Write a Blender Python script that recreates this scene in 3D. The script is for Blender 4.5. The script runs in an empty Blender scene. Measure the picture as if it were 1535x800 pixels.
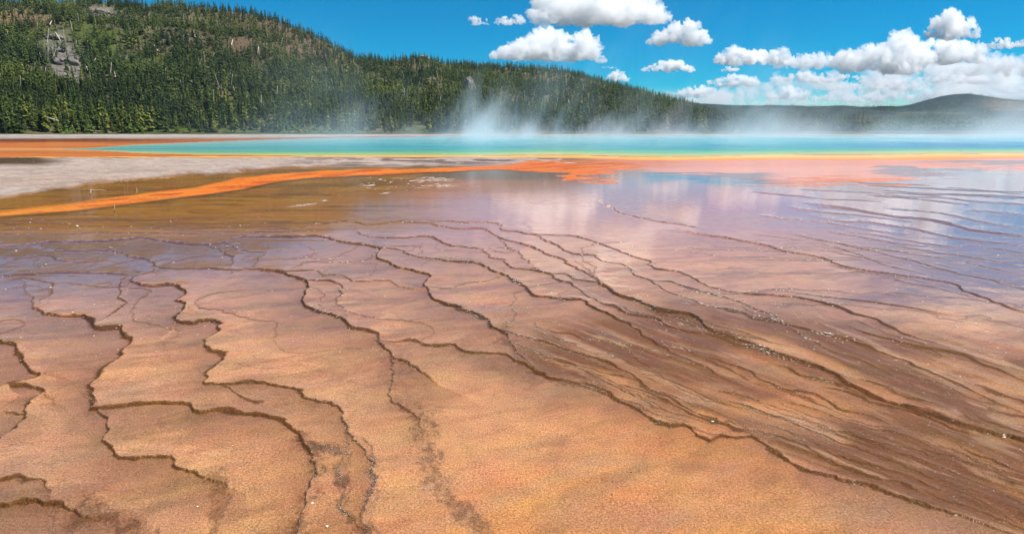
import bpy, bmesh, math, random
import numpy as np
from mathutils import Vector, Matrix

random.seed(7)
RNG = np.random.default_rng(7)
SC = bpy.context.scene
COL = SC.collection

# ------------------------------------------------------------------ camera
W, H, F = 1535.0, 800.0, 1023.33
CAM_H = 2.2
PITCH = math.radians(11.55)
SP, CP = math.sin(PITCH), math.cos(PITCH)
VH = 400 - F * math.tan(PITCH)          # horizon row of the traced photograph

cam_d = bpy.data.cameras.new("camera")
cam = bpy.data.objects.new("camera", cam_d)
COL.objects.link(cam)
cam_d.sensor_width = 36
cam_d.lens = 24
cam_d.clip_start = 0.1
cam_d.clip_end = 200000
cam.location = (0, 0, CAM_H)
cam.rotation_euler = (math.pi / 2 - PITCH, 0, 0)
SC.camera = cam


def ray(u, v):
    x = (u - 767.5) / F
    yd = (v - 400.0) / F
    return x, CP - yd * SP, -(SP + yd * CP)


def gnd(u, v):
    """Where a line of sight meets the flat ground."""
    x, y, z = ray(u, v)
    t = CAM_H / np.maximum(-z, 1e-6)
    return x * t, y * t


def proj(x, y, z=0.0):
    zz = z - CAM_H
    fwd = y * CP - zz * SP
    dn = -(y * SP + zz * CP)
    return 767.5 + F * x / fwd, 400 + F * dn / fwd


def lin(r, g, b, k=1.0):
    c = np.array([r, g, b], float) / 255
    c = np.where(c <= 0.04045, c / 12.92, ((c + 0.055) / 1.055) ** 2.4)
    return c * k


# ------------------------------------------------------------------ noise
_tab = np.random.default_rng(11).random((256, 256)).astype(np.float32)
_tab3 = np.random.default_rng(12).random((64, 64, 64)).astype(np.float32)


def vn(x, y, s=0):
    x = np.asarray(x, np.float64) + s * 17.37
    y = np.asarray(y, np.float64) + s * 9.71
    xi = np.floor(x); yi = np.floor(y)
    fx = x - xi; fy = y - yi
    fx = fx * fx * fx * (fx * (fx * 6 - 15) + 10)
    fy = fy * fy * fy * (fy * (fy * 6 - 15) + 10)
    xi = xi.astype(np.int64); yi = yi.astype(np.int64)
    a = _tab[xi & 255, yi & 255]; b = _tab[(xi + 1) & 255, yi & 255]
    c = _tab[xi & 255, (yi + 1) & 255]; d = _tab[(xi + 1) & 255, (yi + 1) & 255]
    return (a * (1 - fx) + b * fx) * (1 - fy) + (c * (1 - fx) + d * fx) * fy


def fbm(x, y, s=0, o=4, g=0.5):
    r = 0; a = 1.0; t = 0
    for i in range(o):
        r = r + a * vn(x * 2 ** i, y * 2 ** i, s + i * 3.1); t += a; a *= g
    return r / t


def vn3(x, y, z):
    xi = np.floor(x); yi = np.floor(y); zi = np.floor(z)
    fx = x - xi; fy = y - yi; fz = z - zi
    fx = fx * fx * (3 - 2 * fx); fy = fy * fy * (3 - 2 * fy); fz = fz * fz * (3 - 2 * fz)
    xi = xi.astype(np.int64); yi = yi.astype(np.int64); zi = zi.astype(np.int64)
    r = 0
    for dx in (0, 1):
        for dy in (0, 1):
            for dz in (0, 1):
                w = (fx if dx else 1 - fx) * (fy if dy else 1 - fy) * (fz if dz else 1 - fz)
                r = r + w * _tab3[(xi + dx) & 63, (yi + dy) & 63, (zi + dz) & 63]
    return r


def sm(a, b, x):
    t = np.clip((x - a) / (b - a), 0, 1)
    return t * t * (3 - 2 * t)


# ------------------------------------------------------------------ helpers
def mesh_np(name, verts, faces, mat=None, parent=None, smooth=True, link=True):
    """verts (n,3), faces (m,k) of one polygon size."""
    me = bpy.data.meshes.new(name)
    verts = np.asarray(verts, np.float32); faces = np.asarray(faces, np.int32)
    m, k = faces.shape
    me.vertices.add(len(verts)); me.vertices.foreach_set("co", verts.ravel())
    me.loops.add(m * k); me.loops.foreach_set("vertex_index", faces.ravel())
    me.polygons.add(m)
    me.polygons.foreach_set("loop_start", np.arange(0, m * k, k, dtype=np.int32))
    if smooth:
        me.polygons.foreach_set("use_smooth", np.ones(m, bool))
    me.update(calc_edges=True)
    if mat: me.materials.append(mat)
    if not link:
        return me
    o = bpy.data.objects.new(name, me)
    COL.objects.link(o)
    if parent: o.parent = parent
    return o


def fattr(me, name, arr):
    a = me.attributes.new(name, "FLOAT", "POINT")
    a.data.foreach_set("value", np.asarray(arr, np.float32).ravel())


def cattr(me, name, rgb):
    a = me.attributes.new(name, "FLOAT_COLOR", "POINT")
    c = np.ones((len(rgb), 4), np.float32); c[:, :3] = rgb
    a.data.foreach_set("color", c.ravel())


def struct(o, label=None):
    o["kind"] = "structure"
    if label: o["label"] = label
    return o


def tag(o, label, cat, group=None, kind=None):
    o["label"] = label
    o["category"] = cat
    if group: o["group"] = group
    if kind: o["kind"] = kind
    return o


def empty(name, loc, label, cat, group=None):
    o = bpy.data.objects.new(name, None)
    o.empty_display_size = 0.3
    COL.objects.link(o); o.location = loc
    return tag(o, label, cat, group)


class NT:
    """A short way to write node trees."""
    def __init__(self, tree):
        self.t = tree; self.n = tree.nodes; self.l = tree.links

    def new(self, typ, **kw):
        n = self.n.new(typ)
        for k, v in kw.items():
            if k.startswith("i_"):
                key = k[2:].replace("_", " ")
                self.set(n, key, v)
            else:
                setattr(n, k, v)
        return n

    def set(self, n, key, v):
        s = n.inputs[int(key)] if str(key).isdigit() else n.inputs[key]
        if isinstance(v, bpy.types.NodeSocket): self.l.new(v, s)
        else: s.default_value = v

    def math(self, op, a, b=0.0, c=0.0, clamp=False):
        n = self.n.new("ShaderNodeMath"); n.operation = op; n.use_clamp = clamp
        for i, v in enumerate((a, b, c)):
            self.set(n, i, v)
        return n.outputs[0]

    def attr(self, name):
        n = self.n.new("ShaderNodeAttribute"); n.attribute_name = name
        return n

    def noise(self, vec, scale, detail=3, rough=0.55, dist=0.0):
        n = self.n.new("ShaderNodeTexNoise")
        if vec is not None: self.l.new(vec, n.inputs["Vector"])
        n.inputs["Scale"].default_value = scale
        n.inputs["Detail"].default_value = detail
        n.inputs["Roughness"].default_value = rough
        n.inputs["Distortion"].default_value = dist
        return n.outputs["Fac"]

    def maprange(self, x, a, b, c, d, smooth=False):
        n = self.n.new("ShaderNodeMapRange")
        if smooth: n.interpolation_type = "SMOOTHSTEP"
        for i, v in enumerate((x, a, b, c, d)):
            self.set(n, i, v)
        return n.outputs[0]

    def vmul(self, vec, xyz):
        n = self.n.new("ShaderNodeVectorMath"); n.operation = "MULTIPLY"
        self.l.new(vec, n.inputs[0]); n.inputs[1].default_value = xyz
        return n.outputs[0]

    def scale_color(self, col, fac):
        n = self.n.new("ShaderNodeVectorMath"); n.operation = "SCALE"
        self.l.new(col, n.inputs[0]); self.set(n, "Scale", fac)
        return n.outputs[0]

    def mix(self, fac, a, b):
        n = self.n.new("ShaderNodeMix"); n.data_type = "RGBA"
        self.set(n, 0, fac)
        for i, v in ((6, a), (7, b)):
            if isinstance(v, bpy.types.NodeSocket): self.l.new(v, n.inputs[i])
            else: n.inputs[i].default_value = (*v[:3], 1)
        return n.outputs[2]


def material(name):
    m = bpy.data.materials.new(name); m.use_nodes = True
    nt = NT(m.node_tree)
    p = m.node_tree.nodes["Principled BSDF"]
    return m, nt, p


# ------------------------------------------------------------------ materials
def mat_ground():
    m, t, p = material("microbial_mat")
    pos = t.new("ShaderNodeNewGeometry").outputs["Position"]
    base = t.attr("mat").outputs["Color"]
    wet = t.attr("wet").outputs["Fac"]
    grain_a = t.attr("grain").outputs["Fac"]
    band = t.attr("band").outputs["Fac"]
    n1 = t.noise(pos, 170, 3, 0.85)
    n2 = t.noise(pos, 62, 3, 0.7)
    n3 = t.noise(pos, 5, 4, 0.6, 0.6)
    streak = t.noise(t.vmul(pos, (2.6, 9.0, 1)), 3.0, 4, 0.6, 0.8)
    g = t.math("ADD", t.maprange(n1, 0.3, 0.72, -0.52, 0.56), t.maprange(n2, 0.3, 0.72, -0.30, 0.32))
    g = t.math("MULTIPLY", g, grain_a)
    g = t.math("ADD", g, t.maprange(n3, 0.3, 0.7, -0.13, 0.11))
    g = t.math("ADD", g, t.maprange(streak, 0.3, 0.7, -0.07, 0.07))
    g = t.math("ADD", g, 1.0)
    col = t.scale_color(base, g)
    hs = t.new("ShaderNodeHueSaturation")
    t.set(hs, "Hue", t.maprange(t.noise(pos, 2.1, 3, 0.6), 0.3, 0.7, 0.492, 0.508))
    t.set(hs, "Saturation", t.maprange(n2, 0.3, 0.7, 1.1, 0.9))
    t.set(hs, "Color", col)
    t.set(p, "Base Color", hs.outputs[0])
    t.set(p, "Roughness", 0.65)
    t.set(p, "Specular IOR Level", 0.15)
    t.set(p, "Coat Weight", wet)
    t.set(p, "Coat IOR", 1.33)
    t.set(p, "Coat Roughness", t.attr("crough").outputs["Fac"])
    b = t.new("ShaderNodeBump", i_Strength=0.9, i_Distance=0.011)
    hgt = t.math("ADD", t.math("ADD", n1, t.math("MULTIPLY", n2, 1.8)), t.math("MULTIPLY", t.noise(t.vmul(pos, (6.0, 16.0, 1)), 2.2, 4, 0.65, 0.6), 0.9))
    t.set(b, "Height", t.math("MULTIPLY", hgt, grain_a))
    t.set(p, "Normal", b.outputs[0])
    # film of water: slow ripples, choppy where it spills over a rim
    r1 = t.noise(t.vmul(pos, (1.0, 2.2, 1)), 9, 2, 0.5)
    r2 = t.noise(pos, 60, 2, 0.6)
    cb = t.new("ShaderNodeBump", i_Distance=0.004, i_Strength=1.0)
    t.set(cb, "Height", t.math("ADD", t.math("MULTIPLY", r1, 0.16),
                               t.math("MULTIPLY", r2, t.math("MULTIPLY_ADD", band, 1.6, t.attr("chop").outputs["Fac"]))))
    t.set(p, "Coat Normal", cb.outputs[0])
    return m


def mat_pool():
    m, t, p = material("spring_water")
    pos = t.new("ShaderNodeNewGeometry").outputs["Position"]
    base = t.attr("mat").outputs["Color"]
    n = t.noise(t.vmul(pos, (0.02, 0.06, 1)), 3, 4, 0.6, 0.5)
    col = t.scale_color(base, t.maprange(n, 0.3, 0.7, 0.86, 1.12))
    t.set(p, "Base Color", col)
    t.set(p, "Roughness", 0.22)
    t.set(p, "IOR", 1.33)
    t.set(p, "Specular IOR Level", 0.14)
    b = t.new("ShaderNodeBump", i_Strength=0.8, i_Distance=0.03)
    t.set(b, "Height", t.noise(t.vmul(pos, (1, 2, 1)), 1.6, 3, 0.6))
    t.set(p, "Normal", b.outputs[0])
    return m


def mat_hill():
    m, t, p = material("hillside_soil")
    pos = t.new("ShaderNodeNewGeometry").outputs["Position"]
    base = t.attr("mat").outputs["Color"]
    n = t.noise(pos, 0.35, 4, 0.65)
    n2 = t.noise(pos, 0.06, 3, 0.6)
    g = t.math("MULTIPLY", t.maprange(n, 0.3, 0.7, 0.62, 1.35), t.maprange(n2, 0.3, 0.7, 0.8, 1.2))
    t.set(p, "Base Color", t.scale_color(base, g))
    t.set(p, "Roughness", 0.95); t.set(p, "Specular IOR Level", 0.1)
    b = t.new("ShaderNodeBump", i_Strength=0.8, i_Distance=1.0)
    t.set(b, "Height", n); t.set(p, "Normal", b.outputs[0])
    return m


def mat_needles(use_tint):
    m, t, p = material("pine_needles")
    if use_tint:
        r = t.attr("tint").outputs["Fac"]
    else:
        r = t.new("ShaderNodeObjectInfo").outputs["Random"]
    ramp = t.new("ShaderNodeValToRGB")
    e = ramp.color_ramp.elements
    e[0].position = 0.0; e[0].color = (*lin(38, 52, 22), 1)
    e[1].position = 1.0; e[1].color = (*lin(120, 122, 50), 1)
    x = e.new(0.35); x.color = (*lin(54, 70, 24), 1)
    x = e.new(0.75); x.color = (*lin(84, 96, 34), 1)
    t.set(ramp, "Fac", r)
    pos = t.new("ShaderNodeNewGeometry").outputs["Position"]
    n = t.noise(pos, 1.3, 2, 0.6)
    t.set(p, "Base Color", t.scale_color(ramp.outputs[0], t.maprange(n, 0.3, 0.7, 0.75, 1.3)))
    t.set(p, "Roughness", 0.75); t.set(p, "Specular IOR Level", 0.2)
    return m


def mat_flat(name, col, rough=0.85, var=0.25, scale=2.0):
    m, t, p = material(name)
    pos = t.new("ShaderNodeTexCoord").outputs["Object"]
    n = t.noise(pos, scale, 4, 0.65)
    c = t.new("ShaderNodeRGB"); c.outputs[0].default_value = (*col, 1)
    t.set(p, "Base Color", t.scale_color(c.outputs[0], t.maprange(n, 0.3, 0.7, 1 - var, 1 + var)))
    t.set(p, "Roughness", rough); t.set(p, "Specular IOR Level", 0.2)
    b = t.new("ShaderNodeBump", i_Strength=0.4, i_Distance=0.05)
    t.set(b, "Height", n); t.set(p, "Normal", b.outputs[0])
    return m


M_GROUND = mat_ground(); M_POOL = mat_pool(); M_HILL = mat_hill()
M_NEED = mat_needles(False); M_NEED_T = mat_needles(True)
M_SHRUB = mat_flat("young_needles", lin(92, 118, 42), 0.8, 0.3, 1.5)
M_BARK = mat_flat("pine_bark", lin(84, 70, 56), 0.9)
M_DEAD = mat_flat("bleached_wood", lin(196, 184, 164), 0.8, 0.2)
M_TWIG = mat_flat("weathered_twig", lin(176, 156, 126, .8), 0.8, 0.2)
M_SNAG = mat_flat("grey_dead_wood", lin(92, 84, 78), 0.9, 0.2)
M_ROCK = mat_flat("grey_rhyolite", lin(122, 114, 106), 0.95, 0.45, 0.5)
M_WHITE = mat_flat("white_sinter_and_glints", lin(226, 214, 198), 0.4, 0.15, 30)

# ------------------------------------------------------------------ traced rims (u, v, half width in px of the band)
RIMS = [
 # width, points (lower side is on the right hand when walking along)
 (2.0, [(0,369),(40,368),(70,365),(120,364),(165,362),(210,358.5),(235,362),(280,367),(310,367),(330,366),(360,357),(400,355.5),(440,356),(475,354.5),(505,363),(550,368),(570,374),(590,373.5),(610,383),(650,389),(680,393),(715,393.5),(740,406),(762,414),(780,429),(795,440),(830,449),(866,450),(885,459),(905,467),(925,477),(945,488),(962,505),(985,519),(1010,531),(1040,546),(1075,562)]),
 (1.2, [(0,413),(50,411),(85,409),(150,411),(203,414)]),
 (2.6, [(210,414),(200,417),(195,423),(213,430),(238,429),(258,427),(277,439),(268,452),(281,460),(263,479),(282,485),(310,481),(332,487),(313,511),(315,519),(340,528),(338,543),(316,564),(324,574),(340,578),(375,577),(400,582),(425,585),(450,592),(470,599),(495,606),(512,622),(520,645),(524,662),(540,675),(558,695),(566,712),(560,740),(555,790)]),
 (1.8, [(316,566),(335,578),(345,590),(352,602),(372,607),(392,606),(400,612)]),
 (1.1, [(0,421),(30,418),(60,423),(85,425),(70,440),(60,455),(56,466)]),
 (3.2, [(52,460),(56,466),(75,472),(85,476),(115,477),(145,485),(150,490),(190,490),(192,505),(200,517),(192,530),(172,545),(155,558),(143,570),(141,580),(147,595),(148,612),(160,613),(185,610),(215,606),(250,605),(280,607),(300,620),(330,618),(355,618),(372,624),(400,624),(425,632),(445,648),(452,672),(465,687),(468,712),(460,750),(456,810)]),
 (1.3, [(185,420),(178,432),(170,448),(187,455),(165,470),(148,485)]),
 (3.2, [(-30,508),(0,515),(10,518),(12,530),(25,535),(40,545),(52,555),(65,560),(48,572),(15,577),(35,580),(50,590),(55,593),(40,605),(38,617),(25,635),(0,663),(-20,690)]),
 (2.0, [(8,618),(22,621),(33,624)]),
 (1.2, [(0,386),(20,390),(45,386),(75,385),(100,391),(120,394),(150,395)]),
 (1.5, [(60,372),(85,378),(115,378),(170,377),(190,386),(225,391),(240,398),(247,402),(280,404),(310,403),(345,405),(358,406),(375,404),(400,407),(430,407),(475,406),(490,412),(515,413),(530,420),(560,421),(585,422),(600,431),(615,433),(635,434)]),
 (1.5, [(310,368),(325,372),(335,382),(352,386),(354,395),(348,404)]),
 (1.6, [(335,366),(350,367),(358,375),(375,379),(392,379),(393,385),(387,400),(400,407)]),
 (3.0, [(400,407),(430,408),(445,417),(462,423),(463,440),(461,458),(485,470),(500,477),(515,483),(525,494),(545,496),(562,502),(575,511),(577,517),(583,530),(590,541),(615,548),(630,555),(650,566)]),
 (1.8, [(462,422),(480,420),(500,421),(521,432),(508,448),(510,465),(513,478)]),
 (2.2, [(577,512),(600,511),(620,507),(640,514),(660,516),(690,516),(710,525),(740,529),(765,532),(775,541),(790,544),(805,555),(818,566),(835,571),(865,576),(900,582),(915,592),(930,600),(955,611),(970,618),(985,630),(1010,636),(1030,635),(1050,648),(1065,655),(1085,650),(1105,658),(1130,660),(1150,670),(1170,683),(1200,696),(1250,712),(1320,735),(1400,765),(1480,790),(1560,815)]),
 (1.5, [(380,347),(450,343),(500,333),(520,332),(550,337),(575,336),(600,333),(640,335),(665,332),(700,335),(720,334),(745,336),(752,345),(775,347),(800,352),(830,353),(868,356),(905,368),(930,377),(955,387),(975,393),(985,402),(1020,408),(1040,418),(1065,430),(1090,437),(1130,441),(1200,447),(1240,455),(1300,475),(1400,515),(1560,565)]),
 (1.7, [(535,350),(550,356),(575,357),(620,356.5),(640,355),(665,364),(680,369),(725,375),(737,387),(755,389),(770,401),(800,404),(820,410),(830,418),(850,424),(865,436),(885,448),(900,455),(920,459),(940,470),(955,473),(980,478),(1000,488),(1020,498),(1050,500),(1085,512)]),
 (1.4, [(800,401),(825,410),(840,409),(855,417),(880,423),(900,425)]),
 (2.6, [(570,374),(563,380),(560,386),(580,393),(610,405),(640,412),(645,417),(640,432),(648,445),(670,455),(700,466),(720,475),(740,488),(765,503),(775,520),(792,540),(806,552)]),
 (2.0, [(720,475),(745,490),(775,499),(800,508),(850,523),(900,540),(940,560),(980,585),(1040,610),(1100,640),(1180,662),(1260,690)]),
 (1.6, [(640,335),(680,343),(730,343),(740,350),(745,356),(760,360),(785,366),(800,372),(815,380),(840,390),(860,402),(880,412),(897,423)]),
 (4.0, [(897,423),(905,430),(935,445),(960,455),(990,467),(1030,475),(1045,485),(1060,497),(1100,510),(1140,524),(1200,545),(1260,570),(1330,598),(1400,622),(1560,668)]),
 (1.3, [(753,361),(765,370),(780,385),(795,395),(800,400)]),
 (1.8, [(800,351),(820,361),(840,370),(855,381),(890,384),(905,394),(935,399),(955,412),(975,420),(1000,436),(1030,448),(1060,460),(1110,468),(1140,480),(1200,492),(1300,520),(1400,560),(1560,630)]),
 (1.5, [(960,415),(980,421),(1005,423),(1030,432),(1080,445),(1120,460),(1160,475),(1200,500),(1300,545),(1400,590)]),
 (1.3, [(1040,350),(1095,358),(1120,362),(1150,369),(1180,377),(1215,382.5),(1245,391),(1262,398),(1310,406.5),(1370,415.5),(1420,424.5),(1450,436),(1490,452),(1560,479)]),
 (1.1, [(1230,308),(1270,313),(1310,320),(1345,326),(1390,329),(1440,340),(1455,345),(1500,350),(1560,357)]),
 (0.7, [(1230,328),(1270,333),(1300,333),(1360,342),(1400,350),(1450,360),(1560,370)]),
 (0.7, [(1330,313),(1380,317),(1420,322),(1475,333),(1560,349)]),
 (0.7, [(1370,290),(1420,292),(1480,293),(1560,298)]),
 (0.6, [(1300,278),(1400,283),(1480,287),(1560,289)]),
 (0.7, [(1190,352),(1240,362),(1300,375),(1400,400),(1460,415),(1540,428)]),
 (0.7, [(1230,365),(1280,380),(1340,400),(1400,413)]),
 (0.8, [(905,305),(930,318),(960,326),(1010,335),(1060,345)]),
 (0.9, [(1160,435),(1250,447),(1330,455),(1420,470)]),
 (0.8, [(-20,345),(90,342),(170,339),(290,340),(350,343),(400,341),(470,340)]),
 (0.8, [(200,333),(300,335),(400,334),(480,335),(520,332)]),
 (0.8, [(-20,350),(60,353),(140,350),(220,351),(300,352),(360,355)]),
 (0.6, [(-20,333),(80,331),(180,327),(260,329)]),
 (3.5, [(-30,718),(0,717),(30,715),(45,722),(65,735),(70,745),(75,757)]),
 (4.5, [(-30,762),(0,761),(50,760),(65,765),(95,766),(110,772),(125,779),(140,778)]),
 (2.8, [(150,612),(160,625),(158,665),(165,680),(185,691),(215,686),(235,684),(255,684),(262,700),(275,708),(300,716),(315,722),(325,728)]),
 (1.6, [(584,535),(588,560),(586,580),(590,598),(610,605),(628,625),(635,645)]),
 (1.0, [(800,483),(815,490),(830,496),(860,498),(885,510),(920,515),(945,530),(970,550),(1000,570),(1060,590)]),
 (1.4, [(545,660),(560,672),(563,700),(558,740),(550,790)]),
 (1.4, [(520,650),(508,700),(512,730),(530,765),(548,790),(560,810)]),
]
# thin braided threads across the outflow fan
rr = random.Random(5)
for i in range(60):
    u = rr.uniform(760, 1480)
    lo = 470 + (u - 720) * 0.235        # lower edge of fan
    lo = np.interp(u, [740, 820, 960, 1100, 1250, 1400, 1535], [500, 560, 605, 650, 705, 760, 795])
    hi = np.interp(u, [740, 900, 1000, 1100, 1250, 1400, 1535], [480, 450, 440, 440, 462, 512, 552])
    v = rr.uniform(hi, lo)
    n = rr.randint(4, 10); pts = [(u, v)]
    f0 = (v - hi) / max(lo - hi, 1)
    for k in range(n):
        du = rr.uniform(22, 42)
        u += du; v += du * (0.30 + 0.09 * f0 + rr.uniform(-0.16, 0.16)); pts.append((u, v))
    RIMS.append((rr.choice([0.7, 0.9, 1.1, 1.5]), pts))
# faint secondary rims between the mirror water and the terraces
for i in range(26):
    u = rr.uniform(-20, 420); v = rr.uniform(326, 352) if u < 330 else rr.uniform(330, 352)
    pts = [(u, v)]
    for k in range(rr.randint(3, 7)):
        u += rr.uniform(15, 40); v += rr.uniform(-2.2, 2.2); pts.append((u, v))
    RIMS.append((0.5, pts))
for i in range(26):
    u = rr.uniform(1100, 1480); v = rr.uniform(262, 400); pts = [(u, v)]
    sl = (v - 230) / 800
    for k in range(rr.randint(3, 6)):
        du = rr.uniform(20, 45); u += du; v += du * (sl + rr.uniform(-.05, .06)); pts.append((u, v))
    RIMS.append((0.45, pts))


def catmull(pts, step=9.0):
    P = [np.array(p, float) for p in pts]
    P = [2 * P[0] - P[1]] + P + [2 * P[-1] - P[-2]]
    out = []
    for i in range(1, len(P) - 2):
        a, b, c, d = P[i - 1:i + 3]
        n = max(1, int(np.hypot(*(c - b)) / step))
        for k in range(n):
            s = k / n
            out.append(0.5 * (2 * b + (c - a) * s + (2 * a - 5 * b + 4 * c - d) * s * s + (3 * b - a - 3 * c + d) * s ** 3))
    out.append(P[-2])
    return np.array(out)


# ------------------------------------------------------------------ ground sheet with pool cut out
def build_ground():
    us = np.concatenate([np.arange(-1100, -60, 10.0), np.arange(-60, 1596, 1.5), np.arange(1600, 2640, 10.0)])
    vs = np.concatenate([VH + np.array([0.8, 1.1, 1.5, 2.2, 3.0, 4.0]),
                         np.arange(VH + 5, 240, 0.7), np.arange(240, 300, 0.9), np.arange(300, 830, 1.25), np.arange(832, 1500, 14)])
    U, V = np.meshgrid(us, vs)
    X, Y = gnd(U, V)
    nv, nu = U.shape
    D = np.hypot(X, Y)
    # natural wander of every boundary, in metres on the ground
    wx = (fbm(X * 1.7, Y * 1.7, 1, 3) - .5) * 0.22 + (fbm(X * 7, Y * 7, 2, 3) - .5) * 0.075
    wy = (fbm(X * 1.7, Y * 1.7, 5, 3) - .5) * 0.22 + (fbm(X * 7, Y * 7, 6, 3) - .5) * 0.075
    wx = wx + (fbm(X * 28, Y * 28, 3, 3) - .5) * .034 * sm(9, 4, D); wy = wy + (fbm(X * 28, Y * 28, 7, 3) - .5) * .034 * sm(9, 4, D)
    far = np.clip(D / 14, 1, 9)
    Uw, Vw = proj(X + wx * far ** 0.5, np.maximum(Y + wy * far, 1.0))
    # broad wander for the distant mats
    bx = (fbm(X * .12, Y * .12, 9, 3) - .5)
    by = (fbm(X * .12, Y * .05, 13, 3) - .5)
    Ub = U + bx * 60 * sm(236, 246, V); Vb = V + by * np.clip((V - VH) * 0.06, 0, 4) + (fbm(X * .5, Y * .3, 15, 3) - .5) * np.clip((V - VH) * 0.04, 0, 3)

    strk = (fbm(U / 80, V / 2.2, 17, 4) - .5) * sm(238, 246, V) * (1 - sm(285, 320, V)) * sm(760, 900, U)
    Vb = Vb + strk * 20 + (fbm(U / 40, V / 1.4, 18, 3) - .5) * 6 * sm(238, 246, V) * (1 - sm(285, 320, V)) * sm(760, 900, U); Ub = Ub + strk * 110
    band = np.zeros_like(U); dark = np.zeros_like(U); soft = np.zeros_like(U); lip = np.zeros_like(U); hgt = np.zeros_like(U); rim_shadow = np.zeros_like(U)
    for ri, (w, pts) in enumerate(RIMS):
        P = catmull(pts)
        m = 46
        mu = 80
        c0 = np.searchsorted(us, P[:, 0].min() - mu); c1 = np.searchsorted(us, P[:, 0].max() + mu)
        r0 = np.searchsorted(vs, P[:, 1].min() - m); r1 = np.searchsorted(vs, P[:, 1].max() + m)
        if c1 <= c0 or r1 <= r0: continue
        best = np.full((r1 - r0, c1 - c0), 1e9); sgn = np.ones_like(best); par = np.zeros_like(best)
        L = len(P) - 1
        for i in range(L):
            a, b = P[i], P[i + 1]
            k0 = max(c0, np.searchsorted(us, min(a[0], b[0]) - mu)); k1 = min(c1, np.searchsorted(us, max(a[0], b[0]) + mu))
            q0 = max(r0, np.searchsorted(vs, min(a[1], b[1]) - m)); q1 = min(r1, np.searchsorted(vs, max(a[1], b[1]) + m))
            if k1 <= k0 or q1 <= q0: continue
            x = Uw[q0:q1, k0:k1]; y = Vw[q0:q1, k0:k1]
            dx, dy = b - a; l2 = dx * dx + dy * dy + 1e-9
            t = np.clip(((x - a[0]) * dx + (y - a[1]) * dy) / l2, 0, 1)
            ex = x - a[0] - t * dx; ey = y - a[1] - t * dy
            d = np.sqrt(ex * ex + ey * ey)
            s = np.where(dx * ey - dy * ex > 0, 1.0, -1.0)
            sl = (slice(q0 - r0, q1 - r0), slice(k0 - c0, k1 - c0))
            up = d < best[sl]
            best[sl] = np.where(up, d, best[sl]); sgn[sl] = np.where(up, s, sgn[sl]); par[sl] = np.where(up, (i + t) / L, par[sl])
        Z = (slice(r0, r1), slice(c0, c1))
        wob = np.clip(-.25 + 2.1 * fbm(U[Z] / 34, V[Z] / 20, ri * 1.3, 3), .4, 1.8)
        ww = .85 * w * wob * np.clip(np.minimum(par * 5 + .3, (1 - par) * 4 + .1), 0.1, 1) * ((.26 + .68 * sm(350, 540, V[Z])) if w > 1.25 else (.62 + .3 * sm(350, 480, V[Z])))
        d = best * sgn
        b_ = sm(-0.75 * ww - 0.7, -0.1 * ww, d) * (1 - sm(0.6 * ww, 2.2 * ww + 1.2, d))
        wgt = min(1.0, 0.62 + w * 0.17)
        band[Z] = np.maximum(band[Z], b_ * wgt * np.clip(np.minimum(par * 12 + .3, (1 - par) * 6), 0, 1))
        rim_shadow[Z] = np.maximum(rim_shadow[Z], np.exp(-((d - 1.15 * ww) / (0.35 * ww + 0.5)) ** 2) * wgt * min(1, w / 2.2))
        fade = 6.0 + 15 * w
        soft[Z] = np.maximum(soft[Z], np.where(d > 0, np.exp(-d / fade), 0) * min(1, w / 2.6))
        lip[Z] = np.maximum(lip[Z], np.where(d < 0, np.exp(d / (1.6 * w + 1)), 0) * min(1, w / 2.5))
        hh = w * 1.1 * D[Z] / F
        step = np.where(d < -0.3 * ww, np.exp((d + 0.3 * ww) / (9 * w)), 1 - sm(-0.3 * ww, 1.1 * ww, d))
        step = np.where(best > 1e8, 0, step)
        hgt[Z] = np.maximum(hgt[Z], np.clip(hh, 0, 0.045) * step)

    # faint secondary terracettes: level lines of a gentle slope
    for sd, fx_, fy_, nn, uu0, uu1, am in ((201, .55, .30, 5, -400, 1000, .5), (207, .7, .38, 5, -400, 760, .35), (211, .10, .55, 8, 900, 3000, .4)):
        q = fbm(X * fx_ + wx * .5, Y * fy_ + wy * .5, sd, 2) * nn
        gu = np.gradient(q, us, axis=1); gv = np.gradient(q, vs, axis=0)
        fr_ = q - np.floor(q) - .5
        dpx = fr_ / np.maximum(np.hypot(gu, gv), 1e-4)
        wgt_ = am * sm(uu0, uu0 + 200, U) * (1 - sm(uu1 - 150, uu1 + 50, U)) * sm(345, 375, V) * (1 - .8 * sm(470, 640, V)) * sm(.36, .52, fbm(X * .4, Y * .4, sd + 3, 3))
        band = np.maximum(band, (1 - sm(.3, 1.5, np.abs(dpx))) * wgt_)
        soft = np.maximum(soft, np.where(dpx > 0, np.exp(-dpx / 9), 0) * wgt_ * (np.abs(dpx) < 40))
    # ---------------------------------------------- pigments, with painted rim shadow and reflection tint
    K = 0.55
    tan = lin(228, 160, 104, K * 1.45); gold = lin(238, 156, 84, K * 1.45); mauve = lin(186, 138, 112, K); brown = lin(128, 84, 42, K); olive = lin(172, 108, 14, K)
    C = np.empty(U.shape + (3,)); C[:] = tan

    def mixc(mask, col):
        C[:] = C * (1 - mask[..., None]) + np.asarray(col) * mask[..., None]

    big = fbm(X * .35, Y * .35, 21, 4); mid = fbm(X * 1.2, Y * 1.2, 22, 4)
    flow = fbm((X * 0.9 + Y * .3) * 0.8, (Y * 1 - X * .35) * 3.0, 25, 4)
    # golden mat towards the lower right
    mixc(sm(0, 1, (U - 600) / 500 + (V - 560) / 300 - 0.3) * sm(470, 640, V) * 0.85, gold)
    mixc(sm(.42, .72, big) * 0.18, mauve)
    mixc(sm(.5, .75, mid) * 0.28, lin(196, 150, 112, K))
    mixc(sm(.55, .8, fbm(X * .6, Y * 2.2, 31, 4)) * 0.40, lin(222, 166, 120, K))
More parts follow.
